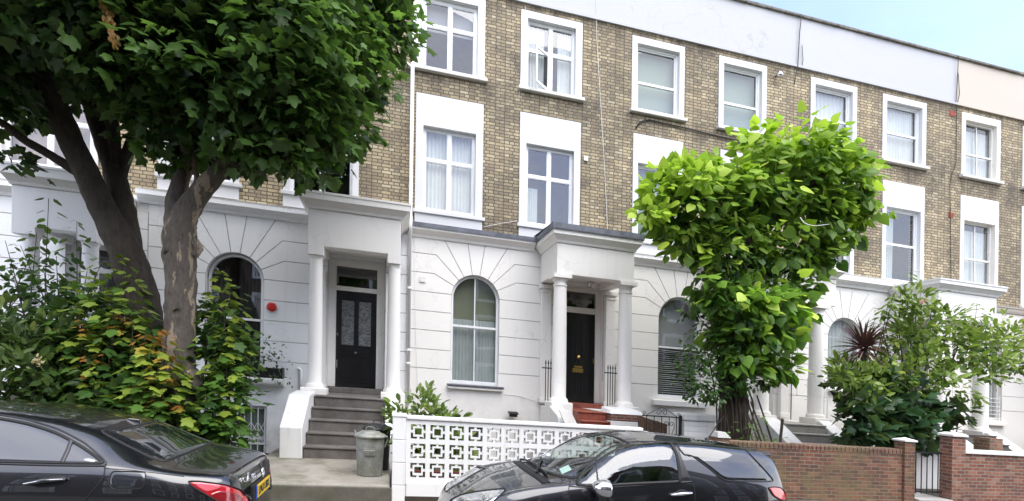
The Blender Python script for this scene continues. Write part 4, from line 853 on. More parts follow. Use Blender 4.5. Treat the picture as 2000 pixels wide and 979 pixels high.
# ------------------------------------------------------------------ dustbins
def dustbin(x, y, zb, r, h, label, dark=False):
    rt = empty('dustbin', (x, y, zb), label, 'dustbin', 'metal dustbins by the grey steps'); m = M['zinc'] if not dark else M['zinc_dark']
    b = MB(); pr = [(r * .86, 0), (r * .88, .012), (r * .87, .03)]
    for k in range(9): u = k / 8; pr.append((r * (.87 + .11 * u), .04 + (h - .09) * u))
    pr += [(r * 1.0, h - .045), (r * 1.03, h - .03), (r * 1.0, h - .012), (r * .98, h)]
    b.lathe((x, y, zb), pr, 32); b.build('bin_body', m, rt, smooth=True)
    b = MB(); b.lathe((x, y, zb + h), [(r * 1.10, -.03), (r * 1.12, -.02), (r * 1.10, 0), (r * 1.0, .016), (r * .7, .038), (r * .66, .05), (r * .3, .062), (.01, .066)], 32)
    ld = b.build('bin_lid', m, rt, smooth=True)
    b = MB(); z = zb + h + .06; b.tube([(x - .06, y, z), (x - .055, y, z + .04), (x - .03, y, z + .055), (x + .03, y, z + .055), (x + .055, y, z + .04), (x + .06, y, z)], .008, 6)
    b.tube([(x - r * .95, y - .05, z - .05), (x - r * 1.05, y - .05, z + .0), (x - r * .95, y + .06, z - .03)], .008, 6); b.build('lid_handle', m, ld)
    b = MB(); zz = zb + h * .62; b.box(x - .075, x + .075, y - r - .005, y - r * .93, zz - .05, zz + .05); b.tube([(x - .065, y - r * .96, zz + .03), (x - .065, y - r - .045, zz + .02), (x + .065, y - r - .045, zz + .02), (x + .065, y - r * .96, zz + .03)], .009, 6)
    b.build('side_handle', m, rt)
    b = MB(); b.tube([(x + r * 1.02, y - .03, zb + h - .02), (x + r * 1.16, y - .03, zb + h - .01), (x + r * 1.2, y, zb + h - .06), (x + r * 1.0, y, zb + h * .7)], .012, 6); b.build('side_handle', m, rt)
M['zinc_dark'] = simple('dark_bin_metal', (.055, .055, .055), .5, .4, 8, .2, .4)
dustbin(-.255, 8.0, .203, .205, .58, 'front dented galvanised metal dustbin with mossy side'); dustbin(-.165, 8.52, .203, .205, .64, 'darker metal dustbin tucked behind the galvanised one', True)
b = MB(); b.hexa([(-.16, 9.05, .2), (-.02, 9.05, .2), (-.02, 9.12, .2), (-.16, 9.12, .2), (-.16, 9.1, .42), (-.02, 9.1, .42), (-.02, 9.14, .42), (-.16, 9.14, .42)])
# ------------------------------------------------------------------ sticks, blue sheet, stake, planter
rg = random.Random(5)
SL = ['thick pale cut branch leaning nearest the ivy trunk', 'crooked brown branch second in the leaning bundle', 'straight thin cane in the middle of the bundle', 'dark slender branch leaning behind the others', 'long pale pole leaning by the stair wall', 'short stout branch low in the leaning bundle', 'dark flat timber batten leaning apart by the stair wall']
for k in range(7):
    x0 = 7.28 + .085 * k; top = (6.98 + .10 * k + rg.uniform(-.06, .06), 9.75, 1.72 + rg.uniform(-.12, .08)); bot = (x0 + rg.uniform(.0, .12), 9.2, .08)
    if k == 6: top, bot = (8.15, 9.72, 1.30), (7.72, 9.35, .3)
    mid = tuple((a + b_) / 2 + rg.uniform(-.03, .03) for a, b_ in zip(top, bot)); b = MB()
    b.tube([bot, mid, top], [.024, .021, .016] if k != 6 else [.03, .03, .03], 7)
    tag(b.build('cut_branch', M['stick'] if k in (0, 1, 2, 4) else M['bark_dark'], None, bot), SL[k], 'branch', 'branches leaning by the lime trunk')
b = MB(); b.hexa([(7.28, 10.1, .6), (7.56, 10.1, .6), (7.56, 10.16, .6), (7.28, 10.16, .6), (7.50, 10.3, 1.95), (7.70, 10.3, 1.93), (7.70, 10.36, 1.93), (7.50, 10.36, 1.95)]); tag(b.build('blue_sheet', M['blue_plastic'], None, (7.4, 10.1, .06), bevel=.02), 'bright blue plastic sheet standing behind the leaning branches', 'sheet')
b = MB(); b.box(-2.82, -2.70, 8.02, 8.12, .0, .88); b.box(-2.825, -2.695, 8.015, 8.125, .88, .90); tag(b.build('timber_post', M['wood_dark'], None, (-2.76, 8.07, 0), bevel=.01), 'short dark timber post in front of the pale-patched trunk', 'post')
rt = empty('window_box', (-2.6, YF - .25, 1.4), 'black cast iron window box on the curved white sill', 'planter')
b = MB(); xa, xb = -3.55, -2.2; ya = YF - .27
b.box(xa, xb, ya, ya + .012, 1.405, 1.42); b.box(xa, xb, ya, ya + .012, 1.60, 1.62)
n = 13
for k in range(n):
    u0 = xa + (xb - xa) * k / n; u1 = xa + (xb - xa) * (k + 1) / n
    b.tube([(u0, ya + .006, 1.42), (u1, ya + .006, 1.60)], .008, 4); b.tube([(u1, ya + .008, 1.42), (u0, ya + .008, 1.60)], .008, 4)
    um = (u0 + u1) / 2; b.tube([(um + .03 * math.cos(a * .785), ya + .01, 1.51 + .04 * math.sin(a * .785)) for a in range(9)], .006, 4)
b.build('box_front', M['iron'], rt)
b = MB(); b.box(xa, xb, ya + .06, ya + .20, 1.405, 1.60); b.box(xb - .015, xb + .01, ya - .01, ya + .22, 1.40, 1.64); b.build('box_trough', M['iron'], rt)
# ------------------------------------------------------------------ foliage
def mk_tmpl(kind):
    if kind == 'maple':
        h = [(0, 0), (.20, -.06), (.40, .06), (.33, .20), (.54, .40), (.50, .54), (.27, .56), (.20, .74), (0, 1.0)]
        h = [(x, y) for x, y in h]
        pts = h + [(-x, y) for x, y in reversed(h[1:-1])]
        V = [(0, .36, .03)] + [(x, y, -.22 * abs(x) - .10 * max(0, y - .5)) for x, y in pts]; n = len(pts)
        Fs = [(0, 1 + i, 1 + (i + 1) % n) for i in range(n)]
    elif kind == 'heart':
        h = [(0, .10), (.16, -.02), (.36, .04), (.47, .24), (.43, .50), (.22, .80), (0, 1.08)]
        V = [(x, y, -.26 * x - .16 * y * y) for x, y in h] + [(-x, y, -.26 * x - .16 * y * y) for x, y in h[1:-1]]
        V += [(0, .4, -.03), (0, .75, -.09)]; a, b = len(V) - 2, len(V) - 1
        r = [0, 1, 2, 3, 4, 5, 6]; l = [0, 7, 8, 9, 10, 11, 6]
        Fs = [(0, a, 2, 1), (a, 3, 2), (a, b, 4, 3), (b, 6, 5, 4), (0, 7, 8, a), (a, 8, 9), (a, 9, 10, b), (b, 10, 11, 6)]
        Fs = [f[::-1] for f in Fs[:4]] + [f[::-1] for f in Fs[4:]]
    elif kind == 'ellipse':
        h = [(.14, .16), (.22, .42), (.20, .68), (.10, .9)]
        V = [(0, 0, 0), (0, .5, .0), (0, 1.0, -.12)] + [(x, y, .06 - .1 * y * y) for x, y in h] + [(-x, y, .06 - .1 * y * y) for x, y in h]
        Fs = [(0, 3, 4, 1), (1, 4, 5), (1, 5, 6, 2), (0, 1, 8, 7), (1, 9, 8), (1, 2, 10, 9)]
    elif kind == 'small':
        V = [(0, 0, 0), (.3, .25, -.06), (.22, .7, -.08), (0, 1, -.12), (-.22, .7, -.08), (-.3, .25, -.06)]; Fs = [(0, 1, 2, 3), (0, 3, 4, 5)]
    elif kind == 'blade':
        V = []; 
        for i in range(7):
            u = i / 6; w = .042 * (1 - u) ** .6 * (1 if i else .7); V += [(-w, u, -.25 * u * u), (w, u, -.25 * u * u)]
        Fs = [(2 * i, 2 * i + 1, 2 * i + 3, 2 * i + 2) for i in range(6)]
    return np.array(V, float), Fs
M['leaf_red'] = leaf_mat('red_blade', .0, .45)
TM = {k: mk_tmpl(k) for k in ('maple', 'heart', 'ellipse', 'small', 'blade')}
def unit(a): return a / np.maximum(np.linalg.norm(a, axis=1, keepdims=True), 1e-9)
def leaves(name, kind, mat, parent, Pn, D, Nn, Sz, Col, org=None):
    V0, F0 = TM[kind]; n = len(Pn); D = unit(D); X = unit(np.cross(D, Nn)); Z = np.cross(X, D)
    V = Pn[:, None, :] + Sz[:, None, None] * (V0[None, :, 0:1] * X[:, None, :] + V0[None, :, 1:2] * D[:, None, :] + V0[None, :, 2:3] * Z[:, None, :])
    nv = len(V0); V = V.reshape(-1, 3)
    if org is None: org = ORG[parent.name]
    W = V - np.array(org); W[:, 2] += -K * (W[:, 0] * C - W[:, 1] * S)
    lt = np.array([len(f) for f in F0]); fl = np.concatenate([np.array(f) for f in F0])
    loops = (fl[None, :] + (np.arange(n) * nv)[:, None]).ravel()
    tot = np.tile(lt, n); start = np.concatenate([[0], np.cumsum(tot)[:-1]])
    me = bpy.data.meshes.new(name); me.vertices.add(len(W)); me.vertices.foreach_set('co', W.ravel().astype(np.float32))
    me.loops.add(len(loops)); me.loops.foreach_set('vertex_index', loops.astype(np.int32))
    me.polygons.add(len(tot)); me.polygons.foreach_set('loop_start', start.astype(np.int32)); me.polygons.foreach_set('loop_total', tot.astype(np.int32))
    me.update(calc_edges=True)
    at_ = me.color_attributes.new('Col', 'FLOAT_COLOR', 'POINT'); c = np.ones((n, nv, 4), np.float32); c[:, :, :3] = Col[:, None, :]
    at_.data.foreach_set('color', c.ravel()); me.materials.append(mat)
    o = bpy.data.objects.new(name, me); COL.objects.link(o); ORG[o.name] = tuple(org)
    if parent is not None: o.parent = parent
    else: o.location = (org[0], org[1], org[2] + shear_z(org[0], org[1]))
    return o
def rnd(n, k=3): return RNG.normal(size=(n, k))
def colmix(a, b, t): a = np.array(a); b = np.array(b); return a[None, :] * (1 - t[:, None]) + b[None, :] * t[:, None]
def clump_leaves(clumps, dens, size, cdark, clight, spray=7, spread=.13, droop=.35, inner=.45, flat=.9, tipcol=None, topbias=0., svar=.25):
    """leaves in twig-end sprays through lobed volumes; clumps: (x, y, z, rx, ry, rz)"""
    PP, DD, NN, SS, CC = [], [], [], [], []
    for c in clumps:
        cx, cy, cz, rx, ry, rz = c; r = (rx * ry * rz) ** (1 / 3); ns = max(3, int(dens * r * r / spray)); n = ns * spray
        u = unit(rnd(ns)); rad = inner + (1 - inner) * RNG.random(ns) ** .6; rad *= 1 + np.clip(.16 * RNG.normal(size=ns), -.3, .24)
        sc_ = np.array([cx, cy, cz]) + u * rad[:, None] * np.array([rx, ry, rz])
        off = rnd(n) * spread * np.array([1, 1, .6]); P = np.repeat(sc_, spray, 0) + off
        out = np.repeat(unit(u / np.array([rx, ry, rz])), spray, 0)
        D = out * .8 + unit(off) * .7 + rnd(n) * .35; D[:, 2] -= droop
        N = rnd(n) * .38 + out * .55; N[:, 2] += flat
        t = np.clip(RNG.random(n) * .45 + .45 * (np.repeat(rad, spray) - inner) / (1 - inner) + topbias * (out[:, 2]) + .12 * np.repeat(RNG.normal(size=ns), spray), 0, 1)  # crown light put into the leaf colour: darker inside, lighter outside and above
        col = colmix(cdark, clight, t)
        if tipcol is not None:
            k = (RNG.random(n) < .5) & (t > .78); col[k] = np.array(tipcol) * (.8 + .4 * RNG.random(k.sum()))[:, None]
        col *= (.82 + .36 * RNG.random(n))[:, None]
        PP.append(P); DD.append(D); NN.append(N); SS.append(size * (1 - svar + 2 * svar * RNG.random(n))); CC.append(col)
    return [np.concatenate(a) for a in (PP, DD, NN, SS, CC)]
def cat(*ls): return [np.concatenate(a) for a in zip(*ls)]
def smooth_path(pts, k=4):
    pts = [np.array(p, float) for p in pts]; out = []
    for i in range(len(pts) - 1):
        p0 = pts[max(i - 1, 0)]; p1 = pts[i]; p2 = pts[i + 1]; p3 = pts[min(i + 2, len(pts) - 1)]
        for j in range(k):
            t = j / k; out.append(.5 * ((2 * p1) + (-p0 + p2) * t + (2 * p0 - 5 * p1 + 4 * p2 - p3) * t * t + (-p0 + 3 * p1 - 3 * p2 + p3) * t ** 3))
    out.append(pts[-1]); return out
def limb(mb, pts, n=14, rough=.06, k=5):
    """pts: (x, y, z, r) tapering limb with an uneven surface"""
    q = smooth_path(pts, k); b0 = len(mb.v)
    mb.tube([tuple(p[:3]) for p in q], [max(.004, p[3]) for p in q], n)
    for i in range(b0, len(mb.v)):
        r = q[min((i - b0) // n, len(q) - 1)][3]; d = rough * r; mb.v[i] = tuple(c + RNG.normal() * d for c in mb.v[i])
def px(l): return [(*P3(a, b, Y), r) for a, b, Y, r in l]
def cl(l): return [(*P3(a, b, Y), r * sx, r * sy, r * sz) for a, b, Y, r, sx, sy, sz in [(*q, 1, 1, 1) if len(q) == 4 else q for q in l]]
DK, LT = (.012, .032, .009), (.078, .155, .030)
# tree with the pale-patched trunk (right of the pair)
base = P3(358, 905, 8.3); base = (base[0], base[1], 0.)
tr = empty('street_tree', base, 'large dark green maple with pale-patched forked trunk beside the timber post', 'tree')
b = MB()
limb(b, [(base[0], 8.3, -.1, .30)] + px([(360, 860, 8.3, 0.2378), (352, 790, 8.3, 0.2173), (350, 700, 8.3, 0.205), (352, 620, 8.3, 0.1927), (353, 550, 8.3, 0.1927), (351, 495, 8.3, 0.2132), (351, 455, 8.3, 0.205), (362, 420, 8.3, 0.164), (392, 375, 8.3, 0.1353), (440, 320, 8.25, 0.1107), (500, 245, 8.1, 0.0861), (570, 150, 7.9, 0.0656), (640, 60, 7.8, 0.041)]), 18, .045)
limb(b, px([(350, 470, 8.3, 0.164), (342, 430, 8.32, 0.1353), (345, 380, 8.4, 0.1107), (362, 325, 8.45, 0.0984), (366, 250, 8.5, 0.082), (350, 150, 8.4, 0.0656), (330, 40, 8.3, 0.0492)]), 14, .04)
limb(b, px([(372, 765, 8.12, 0.0492), (378, 750, 8.1, 0.1066), (372, 735, 8.14, 0.1066), (366, 715, 8.2, 0.0492)]), 12, .12)
limb(b, px([(328, 500, 8.2, 0.0492), (330, 485, 8.15, 0.0738), (340, 470, 8.2, 0.0492)]), 10, .12); limb(b, px([(380, 500, 8.2, 0.041), (388, 485, 8.2, 0.0615), (378, 468, 8.25, 0.041)]), 10, .12)
limb(b, px([(375, 395, 8.3, 0.0492), (385, 350, 8.4, 0.041), (380, 310, 8.4, 0.0369), (400, 230, 8.5, 0.0246)]), 8)
tk = b.build('trunk', M['bark'], tr, smooth=True)
b = MB(); limb(b, px([(440, 320, 8.25, 0.0574), (520, 320, 8.0, 0.041), (600, 300, 7.9, 0.0246), (650, 280, 7.9, 0.00984)]), 8); limb(b, px([(500, 245, 8.1, 0.0574), (600, 200, 8.3, 0.041), (690, 180, 8.4, 0.0246), (760, 120, 8.5, 0.00984)]), 8)
limb(b, px([(366, 250, 8.5, 0.0492), (430, 150, 8.8, 0.041), (520, 60, 9.1, 0.0246)]), 8); limb(b, px([(570, 150, 7.9, 0.041), (680, 50, 8.2, 0.0246), (800, -40, 8.6, 0.00984)]), 8)
b.build('branch', M['bark_dark'], tr, smooth=True)
B1 = cl([(742, 70, 8.5, .48), (690, 160, 8.4, .50), (648, 235, 8.3, .48), (628, 305, 8.25, .38), (570, 305, 8.1, .38), (600, 215, 7.8, .75), (510, 225, 7.8, .75), (455, 255, 8.1, .5), (365, 285, 8.6, .42), (670, 20, 8.0, .78), (565, 80, 7.3, .95), (430, 140, 7.5, .95), (330, 200, 8.0, .7), (480, -50, 7.5, 1.2), (650, -90, 8, 1.1), (748, -40, 8.6, .58), (330, -130, 7.8, 1.1), (640, 110, 9.5, .9), (490, 110, 9.7, 1.0), (670, -60, 9.6, .95), (540, 270, 9.0, .55), (400, 20, 8.6, 1.1), (300, 110, 7.6, .8)])
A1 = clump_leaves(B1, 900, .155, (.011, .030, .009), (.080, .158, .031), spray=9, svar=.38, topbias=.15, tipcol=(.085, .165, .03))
# sunlight on the right-hand fringe and upper sprays, put into lighter leaf colours
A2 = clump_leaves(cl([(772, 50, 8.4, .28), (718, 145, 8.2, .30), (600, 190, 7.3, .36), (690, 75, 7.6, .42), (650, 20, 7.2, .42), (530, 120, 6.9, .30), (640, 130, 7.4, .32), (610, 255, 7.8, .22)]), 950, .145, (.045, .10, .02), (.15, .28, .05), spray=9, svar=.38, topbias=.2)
leaves('crown', 'maple', M['leaf'], tr, *cat(A1, A2))
# left tree
base = P3(285, 905, 9.0); base = (base[0], base[1], 0.)
tr = empty('street_tree', base, 'large dark maple at the left edge with two leaning limbs above the bushes', 'tree')
b = MB()
limb(b, [(base[0] + .05, 9.0, -.1, .38)] + px([(290, 850, 9.0, 0.279), (288, 760, 9.0, 0.2565), (285, 680, 9.0, 0.243), (280, 610, 9.0, 0.2385), (262, 540, 9.0, 0.243), (240, 480, 8.95, 0.2205), (205, 415, 8.9, 0.1845), (172, 345, 8.8, 0.1665), (138, 275, 8.7, 0.153), (108, 205, 8.6, 0.144), (75, 125, 8.4, 0.1215), (25, 50, 8.2, 0.099), (-50, -40, 8.0, 0.072)]), 18, .04)
limb(b, px([(262, 540, 9.05, 0.198), (248, 470, 9.1, 0.189), (240, 410, 9.15, 0.171), (226, 345, 9.2, 0.1485), (205, 285, 9.2, 0.1305), (180, 205, 9.2, 0.117), (150, 90, 9.1, 0.099), (130, -30, 9.0, 0.072)]), 14, .04)
limb(b, px([(230, 355, 9.2, 0.099), (245, 310, 9.2, 0.0855), (262, 265, 9.25, 0.0765), (285, 190, 9.3, 0.063), (300, 80, 9.2, 0.045)]), 12, .04)
limb(b, px([(225, 330, 9.15, 0.09), (222, 270, 9.15, 0.09), (215, 200, 9.1, 0.0765), (205, 120, 9.0, 0.054)]), 12, .04)
limb(b, px([(150, 335, 8.8, 0.0765), (122, 318, 8.75, 0.0675), (85, 295, 8.7, 0.0594), (45, 272, 8.6, 0.054), (12, 245, 8.5, 0.0468), (-40, 215, 8.4, 0.036)]), 12, .04)
b.build('trunk', M['bark_dark'], tr, smooth=True)
Bc = cl([(95, 60, 9.3, 1.0), (210, 30, 7.9, .6), (235, 70, 7.7, .8), (215, 140, 8.6, .50), (285, 190, 8.7, .42), (25, 130, 9.2, .6), (120, 150, 9.4, .5), (12, 305, 8.2, .20), (40, 225, 8.5, .26), (300, 285, 8.7, .22), (100, -60, 7.5, 1.2), (270, -60, 7.4, 1.2), (-110, 60, 8, 1.0), (-90, -60, 7.8, 1.2), (150, 50, 9.4, .9), (20, 70, 9.4, .9), (260, 80, 9.5, .7), (300, 130, 8.2, .6)])
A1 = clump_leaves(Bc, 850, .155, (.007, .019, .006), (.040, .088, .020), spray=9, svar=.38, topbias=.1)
n = 70; pp = np.array([P3(212 + RNG.normal() * 5, 20, 7.0) for _ in range(n)]); 
for i in range(n): X_, Z_ = at(203 + .24 * (i / n) * 95 + RNG.normal() * 3.5, -5 + (i / n) * 95, 6.75); pp[i] = (X_, 6.75 + RNG.normal() * .02, Z_)
dd = rnd(n) * .35; dd[:, 2] -= 1; brown = [pp, dd, rnd(n), .05 + .04 * RNG.random(n), colmix((.36, .17, .05), (.62, .40, .18), RNG.random(n))]
leaves('crown', 'maple', M['leaf'], tr, *A1)
leaves('dead_leaf_cluster', 'small', M['leaf_thin'], tr, *brown)
# ---- saplings and bushes in the left garden
def shoots(tops, base_y, step=.085, size=.115, grad=None, pair=True, lean=.25, zmin=.3, flare=1.0):
    """upright shoots with opposite, drooping leaf pairs; returns leaf arrays and a stem mesh"""
    PP, DD, NN, SS, CC = [], [], [], [], []; mb = MB()
    for (tx, ty, Y, L) in tops:
        x, y, z = P3(tx, ty, Y); zb = max(zmin, z - L); bx = x + RNG.normal() * lean * L * .5; by = y + RNG.normal() * lean * L * .35
        q = smooth_path([(bx, by, zb, .014), ((bx + x) / 2 + RNG.normal() * .05, (by + y) / 2, (zb + z) / 2, .009), (x, y, z, .003)], 4); limb(mb, q, 5, .05, 1)
        n = int((z - zb) / step)
        for i in range(n):
            u = i / n; h = z - (z - zb) * u; k = (h - zb) / max(z - zb, .01); ax = bx + (x - bx) * k; ay = by + (y - by) * k; a0 = RNG.random() * 6.28
            for j in range(2 if i else 3):
                a = a0 + j * math.pi + RNG.normal() * .3; reach = (.05 + .16 * min(1, u * 3)) * flare * (.7 + .6 * RNG.random())
                PP.append((ax + reach * math.cos(a), ay + reach * math.sin(a), h + RNG.normal() * .025)); DD.append((math.cos(a), math.sin(a), -.45 + RNG.normal() * .2))
                NN.append((RNG.normal() * .25 + .3 * math.cos(a), RNG.normal() * .25 + .3 * math.sin(a), 1)); SS.append(size * (.55 + .45 * min(1, u * 4 + .25)) * (.8 + .4 * RNG.random())); CC.append(grad(u, h))
    return [np.array(a) for a in (PP, DD, NN, SS, CC)], mb
def g_orange(u, h):
    if u < .07: c = np.array((.35, .155, .034))
    elif u < .15: c = np.array((.36, .265, .045))
    elif u < .45: c = np.array((.24, .31, .045))
    else: c = np.array((.085, .17, .03))
    return c * (.75 + .5 * RNG.random())
def g_yellow(u, h): return (np.array((.22, .30, .05)) if u < .3 else np.array((.09, .18, .032)) if u < .6 else np.array((.045, .105, .022))) * (.75 + .5 * RNG.random())
def g_green(u, h): return (np.array((.085, .15, .03)) if u < .2 else np.array((.035, .085, .02))) * (.75 + .5 * RNG.random())
def bush(name, basept, label, cat_, leaf_lists, kind, mat, stems=None, bark='bark_dark'):
    rt = empty(name, basept, label, cat_); leaves('foliage', kind, M[mat], rt, *leaf_lists)
    if stems is not None and stems.v: stems.build('stem', M[bark], rt, smooth=True)
    return rt
gd = lambda a, Y: (P3(a, 850, Y)[0], Y, .06)
l1, s1 = shoots([(95, 388, 8.7, 3.2), (150, 432, 9.2, 2.4), (72, 455, 8.9, 2.0)], 0, .135, .17, g_green, lean=.06)
l2, s2 = shoots([(10, 470, 8.8, 1.6), (40, 480, 8.9, 1.6), (60, 500, 8.8, 1.5), (20, 520, 8.7, 1.4), (85, 520, 8.9, 1.4), (110, 500, 9.0, 1.5), (-20, 490, 8.8, 1.5), (55, 560, 8.8, 1.2), (0, 580, 8.6, 1.2)], 0, .08, .12, g_green, lean=.5, flare=1.6)
s1.v, off = s1.v, len(s1.v); s1.f += [tuple(off + i for i in f) for f in s2.f]; s1.m += s2.m; s1.v = s1.v + s2.v
bush('sapling', gd(110, 8.8), 'tall thin green sapling spire rising against the white porch wall', 'sapling', cat(l1, l2, clump_leaves(cl([(60, 590, 8.9, .55), (130, 560, 9.1, .5), (20, 640, 8.9, .5)]), 620, .11, (.014, .036, .012), (.05, .105, .025))), 'small', 'leaf', s1)
lf = clump_leaves(cl([(25, 660, 8.2, .5), (80, 690, 8.1, .5), (20, 740, 8.0, .55), (95, 745, 8.0, .5), (-50, 700, 8.1, .6), (60, 800, 8.0, .55), (125, 690, 8.3, .35), (150, 800, 8.0, .5), (-60, 800, 8., .6)]), 640, .15, (.022, .05, .016), (.105, .165, .04), spray=9, spread=.10, droop=-.1, flat=.7, tipcol=(.20, .24, .07))
fw = np.array([P3(75, 705, 7.55)] * 26) + rnd(26) * .022; fl_ = [fw, rnd(26), rnd(26), np.full(26, .05), colmix((.55, .42, .26), (.7, .6, .42), RNG.random(26))]
rt = bush('laurel_bush', gd(40, 8.1), 'glossy laurel bush with a faded cream flower, far left behind the black saloon', 'bush', lf, 'ellipse', 'leaf_gloss')
leaves('flower_head', 'small', M['leaf_thin'], rt, *fl_)
l1, s1 = shoots([(150, 625, 8.2, .9), (168, 640, 8.15, .9), (185, 650, 8.2, .9), (232, 612, 8.4, 1.1), (222, 640, 8.15, .8), (155, 735, 8.0, .5), (245, 625, 8.3, .9), (200, 690, 8.0, .8), (130, 650, 8.3, .9), (175, 700, 7.95, .7)], 0, .075, .135, g_orange, lean=.15)
l2, s2 = shoots([(200, 510, 8.6, 1.5), (240, 500, 8.6, 1.6), (170, 530, 8.7, 1.5), (262, 540, 8.4, 1.5), (190, 560, 8.4, 1.3), (225, 570, 8.3, 1.3), (140, 560, 8.7, 1.3), (280, 600, 8.5, 1.2), (300, 640, 8.6, 1.2), (160, 600, 8.4, 1.2), (250, 590, 8.3, 1.2)], 0, .085, .15, g_yellow, lean=.3, flare=1.3)
off = len(s1.v); s1.f += [tuple(off + i for i in f) for f in s2.f]; s1.m += s2.m; s1.v += s2.v
dk = clump_leaves(cl([(150, 640, 8.8, .6), (220, 640, 8.9, .6), (190, 720, 8.6, .6), (250, 720, 8.6, .55), (200, 800, 8.3, .6), (130, 720, 8.8, .55), (260, 800, 8.3, .5), (300, 690, 9.1, .45)]), 640, .15, (.012, .034, .010), (.055, .12, .025))
bush('maple_sapling', gd(200, 8.4), 'thicket of maple saplings with orange young leaves left of both trunks', 'sapling', cat(l1, l2, dk), 'maple', 'leaf', s1)
l1, s1 = shoots([(282, 655, 7.9, 1.1), (300, 662, 7.85, 1.1), (326, 648, 7.9, 1.2), (318, 690, 7.8, 1.0), (295, 730, 7.7, .8), (335, 740, 7.75, .8), (345, 790, 7.75, .5), (310, 780, 7.7, .6), (270, 740, 7.8, .7), (330, 700, 7.8, .8)], 0, .07, .15, g_orange, lean=.1)
dk = clump_leaves(cl([(310, 800, 7.95, .30), (345, 820, 7.9, .25), (290, 790, 8.0, .3)]), 700, .12, (.04, .10, .02), (.20, .27, .045))
bush('maple_sapling', gd(305, 7.85), 'young maple sapling with red-orange top leaves in front of the patched trunk', 'sapling', cat(l1, dk), 'maple', 'leaf', s1)
l1, s1 = shoots([(432, 528, 8.6, 1.4), (452, 560, 8.5, 1.4), (420, 580, 8.6, 1.2), (455, 618, 8.5, 1.0), (462, 640, 8.6, .8), (440, 640, 8.3, 1.2), (400, 620, 8.5, 1.2), (410, 772, 8.0, .7), (440, 700, 8.1, 1.0), (430, 690, 8.1, 1.0), (455, 690, 8.2, .9), (400, 700, 8.2, 1.0), (440, 770, 8.0, .8), (445, 790, 8.0, .7), (420, 810, 7.95, .6), (448, 750, 8.1, .8), (395, 820, 7.95, .6), (455, 660, 8.3, .9)], 0, .08, .15, lambda u, h: g_orange(u + .15, h), lean=.14, flare=1.0)
dk = clump_leaves(cl([(425, 650, 8.6, .38), (420, 720, 8.5, .42), (440, 780, 8.3, .38), (410, 820, 8.2, .35), (440, 680, 8.6, .32), (430, 590, 8.7, .28), (430, 850, 8.2, .28), (395, 870, 8.2, .28)]), 680, .14, (.014, .04, .012), (.07, .145, .028))
bush('maple_sapling', gd(430, 8.3), 'yellow-green maple sapling climbing in front of the dark arched window', 'sapling', cat(l1, dk), 'maple', 'leaf', s1)
# ivy-like dark sprigs right of the trunk and the window box plant
wb = clump_leaves(cl([(520, 690, 11.9, .22), (545, 715, 11.85, .12), (490, 700, 11.9, .2), (515, 670, 11.9, .12), (548, 738, 11.8, .08)]), 1500, .075, (.02, .045, .02), (.08, .13, .05))
bush('window_box_plant', (-2.6, YF - .2, 1.58), 'trailing leafy plant spilling from the black window box', 'plant', wb, 'small', 'leaf')
# ---- laurel behind the screen wall
lf = clump_leaves(cl([(790, 803, 8.3, .25), (830, 803, 8.3, .27), (792, 832, 8.2, .22), (850, 825, 8.2, .24), (815, 780, 8.4, .17), (875, 814, 8.2, .11), (815, 870, 8.2, .32), (860, 880, 8.2, .35), (900, 870, 8.2, .2)]), 1800, .135, (.06, .12, .03), (.23, .30, .075), spray=10, spread=.07, droop=-.35, flat=.55, tipcol=(.30, .36, .11))
rt = bush('laurel_bush', (.5, 8.2, .06), 'light green laurel behind the pierced white block wall', 'bush', lf, 'ellipse', 'leaf_gloss')
b = MB(); [b.tube([(.5 + .06 * k, 8.25, .0), (.45 + .12 * k, 8.2, .5), (.3 + .25 * k, 8.2, .9)], .012, 5) for k in range(3)]; b.build('stem', M['bark_dark'], rt)
lf = clump_leaves(cl([(1000, 900, 8.3, .18), (940, 905, 8.2, .2)]), 900, .11, (.03, .06, .02), (.14, .20, .05))
# ---- pollarded lime with ivy
base = P3(1432, 850, 9.2); base = (base[0], 9.2, 0.06)
tr = empty('lime_tree', base, 'pollarded lime with bright heart-shaped leaves and an ivy-covered trunk', 'tree')
b = MB()
limb(b, [(base[0], 9.2, -.1, .33)] + px([(1432, 820, 9.2, 0.277), (1432, 760, 9.2, 0.252), (1436, 690, 9.2, 0.235), (1440, 620, 9.2, 0.227), (1448, 560, 9.2, 0.218), (1455, 500, 9.2, 0.202), (1440, 440, 9.2, 0.134), (1400, 400, 9.2, 0.084), (1350, 370, 9.2, 0.042)]), 18, .08)
limb(b, px([(1455, 500, 9.2, 0.168), (1500, 440, 9.2, 0.118), (1560, 390, 9.2, 0.084), (1610, 330, 9.2, 0.042)]), 12, .07); limb(b, px([(1455, 490, 9.2, 0.126), (1475, 410, 9.3, .10), (1490, 340, 9.3, .05)]), 10, .07)
for k in range(9): x0 = 1400 + 8 * k; limb(b, px([(x0, 850, 8.95 - .02 * k, .018), (x0 + RNG.normal() * 8, 790, 8.9, .016), (x0 + RNG.normal() * 10, 730, 8.92, .013), (x0 + RNG.normal() * 12, 670, 8.95, .01)]), 6, .1)
b.build('trunk', M['bark_ivy'], tr, smooth=True)
b = MB(); limb(b, px([(1563, 425, 8.05, .007), (1572, 436, 8.0, .007), (1590, 441, 8.0, .006), (1620, 438, 8.0, .004)]), 6, .05); b.build('pale_twig', M['white_worn'], tr)
LD, LL = (.030, .088, .014), (.27, .41, .045)
